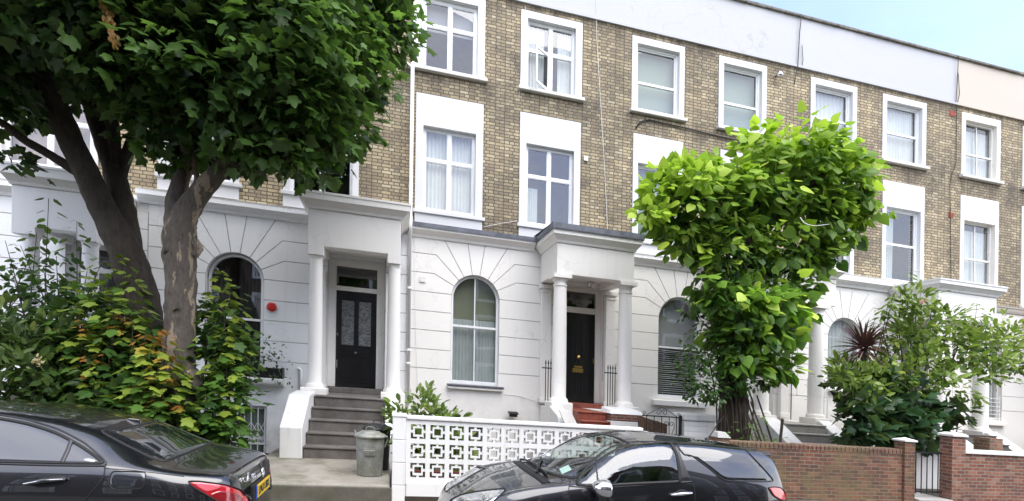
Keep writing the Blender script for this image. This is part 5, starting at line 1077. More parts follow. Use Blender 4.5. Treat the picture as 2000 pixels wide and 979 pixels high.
up = clump_leaves(cl([(1330, 400, 9.2, .72, 1, 1, .85), (1302, 412, 9.2, .42), (1345, 350, 9.2, .42), (1385, 420, 9.2, .75), (1450, 400, 9.2, .75), (1490, 350, 9.2, .72), (1555, 320, 9.2, .72), (1608, 345, 9.2, .78), (1608, 290, 9.2, .34), (1650, 380, 9.2, .62), (1668, 405, 9.2, .32), (1560, 420, 9.2, .75), (1625, 445, 9.2, .52), (1335, 468, 9.2, .42), (1395, 500, 9.2, .5), (1430, 480, 9.2, .7), (1530, 490, 9.2, .6), (1605, 490, 9.2, .3), (1580, 505, 9.2, .34)]), 500, .195, LD, LL, spray=6, svar=.36, spread=.12, droop=.55, inner=.6, flat=.75, topbias=.30, tipcol=(.40, .52, .065))
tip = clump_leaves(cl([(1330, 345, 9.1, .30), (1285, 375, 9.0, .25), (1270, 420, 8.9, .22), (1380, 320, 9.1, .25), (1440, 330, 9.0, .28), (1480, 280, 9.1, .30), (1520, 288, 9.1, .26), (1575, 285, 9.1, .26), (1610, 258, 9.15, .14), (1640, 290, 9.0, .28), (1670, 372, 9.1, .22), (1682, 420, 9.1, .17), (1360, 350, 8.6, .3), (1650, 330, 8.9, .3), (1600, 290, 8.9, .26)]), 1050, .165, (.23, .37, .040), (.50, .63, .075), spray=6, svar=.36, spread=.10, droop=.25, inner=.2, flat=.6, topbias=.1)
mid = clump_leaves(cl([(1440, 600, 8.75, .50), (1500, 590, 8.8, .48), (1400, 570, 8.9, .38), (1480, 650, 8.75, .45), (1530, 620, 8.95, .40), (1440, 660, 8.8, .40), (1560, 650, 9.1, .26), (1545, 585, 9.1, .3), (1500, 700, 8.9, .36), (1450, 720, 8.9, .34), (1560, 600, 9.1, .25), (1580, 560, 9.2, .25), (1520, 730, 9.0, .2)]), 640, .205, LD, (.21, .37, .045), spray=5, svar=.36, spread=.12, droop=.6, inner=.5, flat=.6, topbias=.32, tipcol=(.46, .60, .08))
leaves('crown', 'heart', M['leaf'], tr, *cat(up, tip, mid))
iv = clump_leaves(cl([(1395, 560, 9.0, .4), (1350, 600, 9.0, .22), (1380, 640, 9.0, .34), (1420, 640, 9.0, .45), (1400, 700, 9.0, .36), (1370, 700, 8.9, .26), (1345, 735, 8.85, .24), (1385, 755, 8.9, .28), (1440, 730, 8.95, .34), (1475, 690, 9.0, .35), (1490, 745, 9.0, .22), (1360, 770, 8.9, .14), (1430, 560, 9.0, .5), (1510, 560, 9.1, .4), (1460, 620, 9.3, .5), (1560, 500, 9.2, .4), (1500, 500, 9.0, .5), (1420, 500, 9.0, .5), (1425, 750, 8.85, .26), (1458, 750, 8.9, .22), (1395, 765, 8.85, .20), (1365, 745, 8.9, .24), (1345, 690, 8.9, .2), (1440, 700, 8.8, .3)]), 1500, .098, (.014, .042, .012), (.065, .14, .03), spray=7, spread=.07, droop=.3, inner=.5, tipcol=(.07, .14, .03))
leaves('ivy', 'small', M['leaf_gloss'], tr, *iv)
lf = clump_leaves(cl([(1480, 845, 8.6, .16), (1455, 855, 8.5, .12), (1505, 865, 8.5, .10)]), 1500, .10, (.05, .11, .03), (.16, .26, .07))
bush('weed_clump', (7.2, 8.6, .06), 'small green weeds growing at the foot of the leaning branches', 'plant', lf, 'ellipse', 'leaf')
sp = clump_leaves(cl([(1392, 800, 9.15, .10), (1380, 790, 9.1, .07)]), 2200, .07, (.08, .15, .03), (.26, .36, .06))
# ---- magnolia, fatsia and red cordyline
base = (P3(1760, 860, 9.3)[0], 9.3, .06)
mg = clump_leaves(cl([(1690, 742, 9.2, .38), (1650, 730, 9.0, .28), (1650, 730, 9.0, .3), (1768, 668, 9.4, .45), (1790, 640, 9.4, .55), (1780, 590, 9.4, .32), (1850, 680, 9.2, .62), (1910, 680, 9.2, .55), (1960, 670, 9.3, .50), (1990, 700, 9.3, .42), (2040, 680, 9.3, .5), (1800, 720, 9.0, .55), (1870, 740, 8.9, .42), (1930, 730, 9.0, .35), (1760, 740, 9.0, .42), (1840, 625, 9.4, .42), (1930, 640, 9.4, .26), (1700, 750, 9.1, .4), (1635, 722, 9.2, .22), (1700, 735, 8.7, .28), (1645, 730, 8.5, .2), (1665, 740, 8.45, .24), (1708, 742, 8.35, .2), (1690, 760, 8.3, .28), (1686, 735, 8.4, .14), (1640, 745, 8.6, .2), (1738, 730, 8.75, .22)]), 820, .16, (.05, .105, .022), (.28, .37, .065), spray=8, svar=.35, spread=.10, droop=-.15, inner=.4, flat=.75, topbias=.15, tipcol=(.24, .29, .045))
g_m = lambda u, h: (np.array((.20, .28, .06)) if u < .3 else np.array((.09, .15, .035))) * (.75 + .5 * RNG.random())
l1, s1 = shoots([(1778, 532, 9.4, 1.7), (1760, 560, 9.4, 1.5), (1800, 565, 9.4, 1.4), (1735, 590, 9.4, 1.2), (1822, 575, 9.4, 1.1), (1908, 592, 9.4, 1.2), (1928, 612, 9.3, 1.0), (1885, 620, 9.4, 1.0), (1745, 575, 9.5, 1.2), (1900, 640, 9.2, .9)], 0, .05, .155, g_m, lean=.25, flare=.8)
for k in range(7): a = 1720 + 22 * k; limb(s1, [(base[0] + .1 * (k - 3), 9.3, -.05, .035)] + px([(1750 + 6 * k, 800, 9.3, .026), (a, 720, 9.3, .018), (a + 10 * (k - 3), 640, 9.3, .008)]), 6, .05)
rt = bush('magnolia_bush', base, 'broad light green magnolia bush with tall shoots by the orange brick pier', 'bush', cat(mg, l1), 'ellipse', 'leaf_gloss', s1)
pk = np.array([P3(1802, 590, 9.0)] * 9 ) + rnd(9) * .018; leaves('flower', 'small', M['leaf_thin'], rt, pk, rnd(9), rnd(9), np.full(9, .08), colmix((.55, .22, .28), (.7, .42, .45), RNG.random(9)))
fz = clump_leaves(cl([(1700, 790, 8.9, .42), (1740, 800, 8.7, .42), (1720, 745, 8.9, .35), (1770, 780, 8.8, .4), (1690, 840, 8.7, .38), (1735, 850, 8.5, .33), (1665, 790, 8.9, .25), (1780, 830, 8.6, .38), (1688, 800, 8.3, .28), (1686, 850, 8.25, .26), (1810, 800, 8.8, .4), (1810, 845, 8.9, .3), (1650, 770, 9., .2), (1860, 800, 9.0, .35)]), 560, .23, (.010, .026, .012), (.035, .085, .028), spray=6, spread=.13, droop=.3)
bush('fatsia_bush', (P3(1740, 860, 8.8)[0], 8.8, .06), 'dark green big-leaved shrub below the magnolia behind the brick wall', 'bush', fz, 'maple', 'leaf_gloss')
cx, cy, cz = P3(1687, 680, 8.75); n = 120; el = RNG.random(n) ** .8 * 1.5 - .15; azm = RNG.random(n) * 6.283
D = np.stack([np.cos(el) * np.cos(azm), np.cos(el) * np.sin(azm), np.sin(el)], 1); Pn = np.array([cx, cy, cz]) + D * .03
cA = [Pn, D, np.tile([0, 0, 1.], (n, 1)) + rnd(n) * .2, .50 + .16 * RNG.random(n), colmix((.05, .005, .012), (.15, .016, .035), RNG.random(n))]
n = 34; azm = RNG.random(n) * 6.283; el = -.5 * RNG.random(n) - .15; D = np.stack([np.cos(el) * np.cos(azm), np.cos(el) * np.sin(azm), np.sin(el)], 1)
cB = [np.array([cx, cy, cz - .06]) + D * .03, D, np.tile([0, 0, 1.], (n, 1)) + rnd(n) * .2, .42 + .15 * RNG.random(n), colmix((.24, .17, .14), (.10, .02, .025), RNG.random(n))]
rt = bush('cordyline', (cx, cy, .06), 'spiky dark red cordyline in front of the white-curtained arched window', 'plant', cat(cA, cB), 'blade', 'leaf_red')
b = MB(); limb(b, [(cx, cy, -.05, .07), (cx + .02, cy, 1.2, .06), (cx, cy, cz, .05)], 10); b.build('stem', M['bark_dark'], rt, smooth=True)
# fallen leaves along the wall foot
n = 70; X_ = np.concatenate([RNG.uniform(-1.9, .2, 14), RNG.uniform(5.2, 8.4, 26), RNG.uniform(.3, 4.8, 30)]); Y_ = np.concatenate([RNG.uniform(6.9, 7.25, 14), RNG.uniform(7.0, 7.26, 26), RNG.uniform(7.0, 7.28, 30)])
o = leaves('fallen_leaves', 'small', M['leaf_thin'], None, np.stack([X_, Y_, np.full(n, -.012)], 1), rnd(n) * np.array([1, 1, .1]), np.tile([0, 0, 1.], (n, 1)) + rnd(n) * .2, .05 + .06 * RNG.random(n), colmix((.30, .13, .04), (.38, .30, .10), RNG.random(n)), (0, 7, 0))
tag(o, 'scattered brown fallen leaves along the foot of the garden walls', 'fallen leaves', None, 'stuff')
# ------------------------------------------------------------------ cars
from mathutils.bvhtree import BVHTree
ZR = -.17
def pchip(keys):
    x = np.array([k[0] for k in keys], float); y = np.array([k[1] for k in keys], float); h = np.diff(x); d = np.diff(y) / h; m = np.zeros(len(x))
    for i in range(1, len(x) - 1):
        if d[i - 1] * d[i] > 0: w1 = 2 * h[i] + h[i - 1]; w2 = h[i] + 2 * h[i - 1]; m[i] = (w1 + w2) / (w1 / d[i - 1] + w2 / d[i])
    m[0], m[-1] = d[0], d[-1]
    def f(t):
        i = int(np.clip(np.searchsorted(x, t) - 1, 0, len(h) - 1)); s = (t - x[i]) / h[i]
        return (2 * s ** 3 - 3 * s ** 2 + 1) * y[i] + (s ** 3 - 2 * s ** 2 + s) * h[i] * m[i] + (-2 * s ** 3 + 3 * s ** 2) * y[i + 1] + (s ** 3 - s ** 2) * h[i] * m[i + 1]
    return f
def inpoly(x, y, P):
    c = False; n = len(P)
    for i in range(n):
        (x1, y1), (x2, y2) = P[i], P[(i + 1) % n]
        if (y1 > y) != (y2 > y) and x < (x2 - x1) * (y - y1) / (y2 - y1 + 1e-12) + x1: c = not c
    return c
def proj(X, Y, Z):
    xr = X * C - Y * S; zf = X * S + Y * C; u = F * xr / zf; v = -F * (Z - K * xr - EYE) / zf; c, s = math.cos(RHO), math.sin(RHO)
    return CX + u * c - v * s, H0 + u * s + v * c
def curve2(P, nb=90, closed=True):
    """rounded outline through image pixels or plan points, evenly resampled"""
    n = len(P); out = []
    for i in range(n if closed else n - 1):
        p = [np.array(P[(i + k) % n] if closed else P[min(max(i + k, 0), n - 1)], float) for k in (-1, 0, 1, 2)]
        for j in range(8):
            t = j / 8; q = .5 * ((2 * p[1]) + (-p[0] + p[2]) * t + (2 * p[0] - 5 * p[1] + 4 * p[2] - p[3]) * t * t + (-p[0] + 3 * p[1] - 3 * p[2] + p[3]) * t ** 3); out.append(p[1] * (1 - t) * .5 + p[2] * t * .5 + q * .5)
    if not closed: out.append(np.array(P[-1], float))
    out = np.array(out); L = np.concatenate([[0], np.cumsum(np.linalg.norm(np.diff(np.vstack([out, out[:1]]) if closed else out, axis=0), axis=1))])
    o2 = np.vstack([out, out[:1]]) if closed else out; t = np.linspace(0, L[-1], nb + (1 if closed else 0))[:nb]
    return np.stack([np.interp(t, L, o2[:, 0]), np.interp(t, L, o2[:, 1])], 1)
class Car:
    def __init__(s, name, Yc, keys, x0, x1, label, paint, holes=(), group=None, dx=0.):
        x0 += dx; x1 += dx; s.dx = dx; s.far = {}; s.Yc = Yc; s.k = {k: pchip([(a + dx, b) for a, b in v]) for k, v in keys.items()}; s.x0, s.x1 = x0, x1
        holes = [(ty, [(a + dx, b) for a, b in P] if ty == 'top' else ((P[0] + dx, *P[1:]) if ty == 'wheel' else P)) for ty, P in holes]
        s.root = empty(name, ((x0 + x1) / 2, Yc, ZR), label, 'car', group)
        n = 170; xs = x0 + (x1 - x0) * (.5 - .5 * np.cos(np.linspace(0, math.pi, n))) * .35 + (x1 - x0) * np.linspace(0, 1, n) * .65
        rows = [s.section(x) for x in xs]; m = len(rows[0]); s.m = m
        mb = MB(); V = []
        for x, r in zip(xs, rows):
            full = [(x, Yc - d, ZR + h) for d, h in r] + [(x, Yc + d, ZR + h) for d, h in reversed(r[:-1])]
            V.append(full)
        w = len(V[0]); mb.v = [p for r in V for p in r]; fs = []
        for i in range(n - 1):
            for j in range(w - 1): fs.append((i * w + j, (i + 1) * w + j, (i + 1) * w + j + 1, i * w + j + 1))
        allf = list(fs)
        for e, sg in ((0, 1), (n - 1, -1)):               # rounded end caps
            ctr = np.mean(np.array(V[e]), 0); prev = [e * w + j for j in range(w)]
            for sc_, dx in ((.93, .018), (.75, .035), (.4, .045)):
                b = len(mb.v)
                for p in V[e]: q = ctr + (np.array(p) - ctr) * sc_; mb.v.append((q[0] - sg * dx, q[1], q[2]))
                cur = [b + j for j in range(w)]
                for j in range(w):
                    f = (prev[j], prev[(j + 1) % w], cur[(j + 1) % w], cur[j]); allf.append(f if sg > 0 else f[::-1])
                prev = cur
            mb.v.append((ctr[0] - sg * .047, ctr[1], ctr[2])); c = len(mb.v) - 1
            for j in range(w): f = (prev[j], prev[(j + 1) % w], c); allf.append(f if sg > 0 else f[::-1])
        s.bvh = BVHTree.FromPolygons(mb.v, allf)
        s.holes = holes; keep = []
        for f in allf:
            q = np.mean([mb.v[i] for i in f], 0); near = q[1] < Yc; qq = (q[0], Yc - abs(q[1] - Yc), q[2]); a, b = proj(*qq); drop = False
            for typ, P in holes:
                if typ == 'side' and q[2] - ZR > .9 and inpoly(a, b, P) and abs(q[1] - Yc) > .45: drop = True
                if typ == 'top' and inpoly(q[0], abs(q[1] - Yc), P) and q[2] - ZR > .93: drop = True
                if typ == 'wheel' and (q[0] - P[0]) ** 2 + (q[2] - ZR - P[1]) ** 2 < P[2] ** 2 and abs(q[1] - Yc) > .4: drop = True
            if not drop: keep.append(f)
        mb.f = keep; mb.m = [0] * len(keep); s.body = mb.build('body', paint, s.root, smooth=True, fix=True)
    def section(s, x):
        k = {a: f(x) for a, f in s.k.items()}
        P = [(k['ds'] * .86, k['h0']), (k['ds'], k['h0'] + .07), (k['dm'], k['hm']), (k['db'], k['hb']), (k['dr'], k['hr']), (k['dr'] * .55, k['hr'] + (k['hc'] - k['hr']) * .76), (0, k['hc'])]
        P = [np.array(p) for p in P]; ns = (2, 7, 6, 9, 6, 7); out = []
        for i, m in enumerate(ns):
            p0 = P[i - 1] if i else P[0] * 2 - P[1]; p3 = P[i + 2] if i + 2 < len(P) else np.array([-P[5][0], P[5][1]]); p1, p2 = P[i], P[i + 1]
            for j in range(m):
                t = j / m; a = .42
                m1, m2 = (p2 - p0) * a, (p3 - p1) * a
                lim = np.linalg.norm(p2 - p1) * 1.1
                m1 = m1 * min(1, lim / (np.linalg.norm(m1) + 1e-9)); m2 = m2 * min(1, lim / (np.linalg.norm(m2) + 1e-9))
                out.append((2 * t ** 3 - 3 * t * t + 1) * p1 + (t ** 3 - 2 * t * t + t) * m1 + (-2 * t ** 3 + 3 * t * t) * p2 + (t ** 3 - t * t) * m2)
        out.append(P[-1]); return [(max(0, float(p[0])), float(p[1])) for p in out]
    def hit(s, a, b):
        o = Vector((0, 0, EYE)); d = (Vector(P3(a, b, 1.)) - o).normalized(); r = s.bvh.ray_cast(o, d)
        if r[0] is None:
            best = None
            for t in np.linspace(3, 9, 60):
                q = s.bvh.find_nearest(o + d * t)
                if best is None or q[3] < best[3]: best = q
            r = best
        n = r[1]; n = n if n.dot(d) < 0 else -n
        return r[0], n
    def surf(s, q): r = s.bvh.find_nearest(Vector(q)); return r[0], r[1]
    def patch(s, name, P, mat, off=.004, parent=None, mirror=True, nb=90, rings=9, px=True, thick=True, both=None):
        C2 = curve2(P, nb); c = C2.mean(0); res = []; parent = parent or s.root
        for mir in ((0, 1) if mirror else (0,)):
            G = []; mb = MB()
            for r in range(rings + 1):
                u = 1 - (1 - r / rings) ** 1.0; row = []
                for q in C2:
                    p = c + (q - c) * (1 - u * .999)
                    if px: w, n = s.hit(*p)
                    else: w, n = s.surf((p[0], s.Yc - p[1], 3.0)) if False else s.topd(p)
                    w = w + n * (off if r else -.004); row.append((w.x, 2 * s.Yc - w.y if mir else w.y, w.z))
                row.append(row[0]); G.append(row)
            mb.grid(G if not mir else [list(reversed(r)) for r in G])
            res.append(mb.build(name, mat, s.far.get(parent.name, parent) if mir else parent, smooth=True, fix=True))
        if mirror: s.far[res[0].name] = res[1]
        return res[0]
    def seam(s, name, mat, parent, *specs, mirror=True):
        """thin seals, gaps and trims lying on the body; the far side gets its own copy"""
        for mir in ((0, 1) if mirror else (0,)):
            for sp in specs:
                mb = MB(); s.strip(sp[0], sp[1], sp[2], mb, mir=mir, **(sp[3] if len(sp) > 3 else {})); mb.build(name, mat, s.far.get(parent.name, parent) if mir else parent, smooth=True)
    def topd(s, p):
        p = (p[0] + s.dx, p[1])
        r = s.bvh.ray_cast(Vector((p[0], s.Yc - p[1], 4)), Vector((0, 0, -1))); n = r[1]; return r[0], (n if n.z > 0 else -n)
    def strip(s, P, w, off, mb, mir=0, closed=False, nb=80, px=True, inner=0.):
        C2 = curve2(P, nb, closed); Q = [s.hit(*p) if px else s.topd(p) for p in C2]
        if True:
            A = []
            for i, (w_, n) in enumerate(Q):
                a = Q[(i - 1) % nb if closed else max(i - 1, 0)][0]; b = Q[(i + 1) % nb if closed else min(i + 1, nb - 1)][0]
                t = (b - a).normalized(); sd = t.cross(n).normalized(); row = [w_ + sd * (w / 2 + inner) - n * .004, w_ + sd * (w / 2 + inner - .001) + n * off, w_ - sd * (w / 2 - .001 - inner) + n * off, w_ - sd * (w / 2 - inner) - n * .004]
                A.append([(q.x, 2 * s.Yc - q.y if mir else q.y, q.z) for q in row])
            if closed: A.append(A[0])
            mb.grid(A)
        return mb
    def pts(s, a, b, off=0):
        w, n = s.hit(a, b); return w + n * off, n
    def wheel(s, x, r=.31):
        x += s.dx
        for sg in (-1, 1):
            y = s.Yc + sg * .69; b = MB(); prof = [(.20, -.1), (r - .03, -.1), (r, -.07), (r, .07), (r - .03, .1), (.20, .1)]
            n = 36; V = []
            for rr, yy in prof:
                for i in range(n): a = 6.283 * i / n; V.append((x + rr * math.cos(a), y + yy, ZR + r + rr * math.sin(a)))
            b.add(V, [(j * n + i, j * n + (i + 1) % n, (j + 1) * n + (i + 1) % n, (j + 1) * n + i) for j in range(5) for i in range(n)])
            w = b.build('wheel', M['rubber'], s.root, smooth=True, fix=True); b = MB()
            for i in range(5):
                a = 6.283 * i / 5; ca, sa = math.cos(a), math.sin(a); f = lambda u, v, yy: (x + u * ca - v * sa, y + sg * yy, ZR + r + u * sa + v * ca)
                b.hexa([f(.04, -.035, .03), f(.205, -.025, .05), f(.205, .025, .05), f(.04, .035, .03), f(.04, -.035, .06), f(.205, -.025, .075), f(.205, .025, .075), f(.04, .035, .06)])
            V = []
            for rr, yy in ((.205, -.06), (.215, .09), (.19, .09), (.18, -.06)):
                for i in range(n): a = 6.283 * i / n; V.append((x + rr * math.cos(a), y + sg * yy, ZR + r + rr * math.sin(a)))
            b.add(V, [(j * n + i, j * n + (i + 1) % n, ((j + 1) % 4) * n + (i + 1) % n, ((j + 1) % 4) * n + i) for j in range(4) for i in range(n)])
            b.build('rim', M['steel'], w, fix=True)
def carpaint(name, base, metal, rough):
    m, nt, out = new_mat(name); t = NT(nt); p = t.bsdf(out, base, rough, None, Metallic=metal); p.inputs['Coat Weight'].default_value = 1.; p.inputs['Coat Roughness'].default_value = .015; p.inputs['Coat IOR'].default_value = 1.68
    nz = t.noise(geopos(t), 900, 1); t.l(t.ramp(nz, [(.3, tuple(b * .7 for b in base)), (.7, tuple(b * 1.4 for b in base))]), p.inputs['Base Color'])
    t.l(t.bump(t.noise(geopos(t), 2.2, 2), .008, .05), p.inputs['Coat Normal']); return m
M['paint_black'] = carpaint('black_car_paint', (.006, .0065, .008), .0, .25)
M['paint_grey'] = carpaint('dark_grey_metallic_paint', (.012, .012, .016), .6, .3)
M['chrome'] = simple('chrome', (.80, .80, .81), .06, .02, 6, 0, 1.)
M['car_glass_dark'] = carpaint('dark_tinted_glass', (.012, .014, .017), 0, .05); M['car_glass_dark'].node_tree.nodes['Principled BSDF'].inputs['Coat IOR'].default_value = 2.0
M['car_glass'] = glass_mat('car_glass', (.74, .82, .79), 1.55, boost=1.3)
M['quarter_glass'] = carpaint('privacy_glass', (.010, .011, .012), 0, .05); M['quarter_glass'].node_tree.nodes['Principled BSDF'].inputs['Coat IOR'].default_value = 1.6
M['gap'] = simple('dark_gap_rubber', (.004, .004, .004), .6, .1)
M['satin_black'] = simple('satin_black_trim', (.020, .019, .022), .35, .1)
M['tail_red'] = carpaint('red_lamp_lens', (.42, .008, .014), 0, .15); M['tail_red2'] = carpaint('deep_red_lamp', (.20, .002, .006), 0, .2); M['tail_pink'] = carpaint('pale_red_reflector', (.60, .10, .13), 0, .2)
M['lamp_clear'] = simple('lamp_reflector', (.62, .63, .65), .12, .25, 30, 0, .85)
M['plate'] = simple('yellow_number_plate', (.80, .52, .02), .4, .04); M['plate_blue'] = simple('blue_plate_band', (.01, .05, .40), .4, .05); M['plate_text'] = simple('plate_black', (.01, .01, .01), .5, .1)
M['seat'] = simple('dark_seat_cloth', (.035, .035, .04), .9, .2); M['paper'] = simple('pale_green_paper', (.55, .70, .62), .7, .05)
# ---- black saloon (rear three-quarter, at the left)
yc = 5.2
kb = dict(
 hc=[(-5.5, .55), (-5.42, .70), (-5.2, .84), (-4.55, .98), (-3.9, 1.335), (-3.5, 1.405), (-3.0, 1.415), (-2.6, 1.395), (-2.3, 1.345), (-2.05, 1.275), (-1.72, 1.125), (-1.55, 1.062), (-1.35, 1.025), (-1.24, 1.005), (-1.19, .985), (-1.165, .93), (-1.15, .80)],
 hr=[(-5.5, .52), (-5.42, .66), (-5.2, .80), (-4.55, .94), (-4.2, 1.06), (-3.8, 1.28), (-3.4, 1.345), (-2.9, 1.36), (-2.5, 1.325), (-2.2, 1.262), (-1.95, 1.165), (-1.72, 1.075), (-1.55, 1.035), (-1.35, 1.005), (-1.24, .985), (-1.19, .96), (-1.165, .91), (-1.15, .78)],
 dr=[(-5.5, .40), (-5.2, .60), (-4.55, .64), (-3.9, .59), (-3.3, .56), (-2.7, .555), (-2.2, .57), (-1.72, .61), (-1.4, .63), (-1.24, .60), (-1.15, .50)],
 hb=[(-5.5, .48), (-5.42, .60), (-5.2, .73), (-4.6, .90), (-3.9, .985), (-3.2, 1.02), (-2.68, 1.035), (-2.1, 1.045), (-1.8, 1.03), (-1.5, .985), (-1.3, .945), (-1.2, .915), (-1.15, .76)],
 db=[(-5.5, .45), (-5.42, .6), (-5.2, .70), (-4.6, .76), (-3.2, .775), (-2.2, .785), (-1.7, .785), (-1.45, .755), (-1.28, .705), (-1.2, .65), (-1.15, .53)],
 dm=[(-5.5, .48), (-5.42, .66), (-5.2, .77), (-4.7, .83), (-3.2, .83), (-2.0, .84), (-1.6, .825), (-1.4, .785), (-1.25, .72), (-1.18, .66), (-1.15, .56)],
 hm=[(-5.5, .42), (-5.2, .6), (-4.5, .72), (-3, .78), (-1.5, .80), (-1.15, .62)],
 ds=[(-5.5, .45), (-5.2, .72), (-4.6, .78), (-2, .78), (-1.4, .74), (-1.15, .56)],
 h0=[(-5.5, .24), (-5.2, .18), (-1.5, .18), (-1.15, .28)])
car = Car('parked_car', yc, kb, -5.5, -1.15, 'black saloon car parked rear-first at the left with a yellow number plate', M['paint_black'], [('wheel', (-4.55, .32, .37)), ('wheel', (-1.98, .32, .37))], 'cars parked along the kerb')
winp = [(-160, 828), (-60, 816), (0, 818), (55, 828), (110, 846), (160, 873), (201, 904), (150, 905), (0, 902), (-160, 897)]
wp = car.patch('side_window', winp, M['car_glass_dark'], .003, nb=120)
car.seam('window_seal', M['gap'], wp, (winp, .022, .007, dict(closed=True, nb=130)))
car.seam('window_trim', M['satin_black'], car.root, ([(-160, 820), (-60, 808), (0, 811), (58, 821), (115, 839), (166, 866), (205, 900), (207, 908)], .012, .006), ([(-160, 901), (0, 906), (100, 909), (206, 910)], .016, .007))
car.seam('quarter_bar', M['satin_black'], wp, ([(140, 861), (132, 882), (122, 903)], .028, .010, dict(nb=16)))
car.seam('door_gap', M['gap'], car.root, ([(205, 909), (204, 925), (197, 940), (180, 960), (165, 979), (150, 1000)], .009, .004), ([(203, 915), (260, 919), (360, 931)], .006, .003))
fp = [(222, 921), (280, 922), (285, 930), (282, 945), (275, 955), (225, 956), (214, 948), (213, 935)]
ff = car.patch('fuel_flap', fp, M['paint_black'], .003, mirror=False); car.seam('flap_gap', M['gap'], ff, (fp, .007, .005, dict(closed=True, nb=70)), mirror=False)
hp = [(52, 946), (70, 938), (100, 931), (128, 930), (131, 937), (125, 946), (105, 952), (75, 953)]
hr_ = car.patch('door_handle', hp, M['gap'], .003); b = MB()
p1, n1 = car.pts(55, 946, .02); p2, n2 = car.pts(92, 940, .045); p3, n3 = car.pts(131, 937, .02); b.tube([p1, p2, p3], [.012, .016, .012], 8); b.build('handle_grip', M['paint_black'], hr_, smooth=True)
car.seam('handle_strip', M['chrome'], hr_, ([(54, 946), (92, 939.5), (131, 937)], .008, .050, dict(nb=14)), mirror=False)
tp = [(368, 941), (390, 940.5), (440, 947), (470, 958), (486, 975), (492, 990), (470, 1000), (440, 988), (405, 968), (378, 952)]
tl = car.patch('tail_light', tp, M['tail_red'], .008, nb=90)
car.patch('lamp_core', [(408, 966), (425, 958), (448, 960), (466, 966), (478, 980), (470, 992), (440, 984)], M['tail_red2'], .012, tl); car.patch('lamp_reflector', [(378, 944), (405, 944), (432, 951), (425, 956), (404, 961), (388, 953)], M['tail_pink'], .012, tl)
car.seam('lamp_gap', M['gap'], tl, (tp, .010, .011, dict(closed=True, nb=90)))
rs = [(-2.07, 0), (-2.09, .3), (-2.15, .49), (-2.02, .535), (-1.80, .575), (-1.69, .58), (-1.665, .5), (-1.64, .25), (-1.635, 0), (-1.64, -.25), (-1.665, -.5), (-1.69, -.58), (-1.80, -.575), (-2.02, -.535), (-2.15, -.49), (-2.09, -.3)]
rw = car.patch('rear_window', rs, M['car_glass_dark'], .003, mirror=False, px=False); car.seam('window_seal', M['gap'], rw, (rs, .018, .006, dict(closed=True, nb=120, px=False)), mirror=False)
ws = [(-3.93, 0), (-3.95, .3), (-4.0, .50), (-4.2, .56), (-4.45, .60), (-4.5, .4), (-4.53, 0), (-4.5, -.4), (-4.45, -.60), (-4.2, -.56), (-4.0, -.5), (-3.95, -.3)]
car.patch('windscreen', ws, M['car_glass_dark'], .003, mirror=False, px=False)
car.seam('boot_gap', M['gap'], car.root, ([(-1.60, .64), (-1.45, .66), (-1.32, .655), (-1.22, .60)], .007, .003, dict(px=False))); car.seam('boot_gap', M['gap'], car.root, ([(-1.60, .64), (-1.6, .3), (-1.6, 0), (-1.6, -.3), (-1.6, -.64)], .007, .003, dict(px=False)), mirror=False)
q, n_ = car.topd((-2.16, 0)); b = MB(); b.hexa([(q.x - .09, q.y - .022, q.z - .01), (q.x + .08, q.y - .022, q.z - .06), (q.x + .08, q.y + .022, q.z - .06), (q.x - .09, q.y + .022, q.z - .01), (q.x - .01, q.y - .010, q.z + .022), (q.x + .07, q.y - .010, q.z + .018), (q.x + .07, q.y + .010, q.z + .018), (q.x - .01, q.y + .010, q.z + .022)]); b.build('roof_antenna', M['paint_black'], car.root, bevel=.008)
# boot face: plate in its recess, badge, emblem
xf = -1.098; b = MB(); b.box(xf - .03, xf - .004, yc - .33, yc + .33, .77 + ZR - .075, .77 + ZR + .075); pl0 = b.build('plate_recess', M['gap'], car.root, bevel=.008)
b = MB(); b.box(xf - .003, xf + .004, yc - .215, yc + .26, .77 + ZR - .055, .77 + ZR + .055); b.build('number_plate', M['plate'], pl0); b = MB(); b.box(xf - .003, xf + .004, yc - .262, yc - .2155, .77 + ZR - .055, .77 + ZR + .055); b.build('plate_band', M['plate_blue'], pl0)
text_mesh('plate_lettering', 'LP63 UBX', .098, M['plate_text'], pl0, (xf + .0065, yc + .02, .768 + ZR), (0, 1, 0), (0, 0, 1), .003, .95)
q1, _ = car.pts(462, 936, .012); q2, _ = car.pts(491, 931, .012); dd = (Vector(q2) - Vector(q1))
text_mesh('badge_lettering', 'CLA 180', .058, M['chrome'], car.root, tuple((Vector(q1) + Vector(q2)) / 2 + Vector((.03, -.01, 0))), (.22, 1, 0), (-.15, 0, 1), .006, 1.05)
b = MB(); ex, ey, ez = -1.10, yc, .90 + ZR
ring = [(ex, ey + .042 * math.cos(a), ez + .042 * math.sin(a)) for a in np.linspace(0, 6.283, 25)]; b.tube(ring, .005, 6, False)
for a in (math.pi / 2, math.pi / 2 + 2.094, math.pi / 2 + 4.189): b.tube([(ex, ey, ez), (ex, ey + .04 * math.cos(a), ez + .04 * math.sin(a))], [.009, .003], 6)
b.build('emblem', M['chrome'], car.root, smooth=True); car.wheel(-4.55); car.wheel(-1.98)
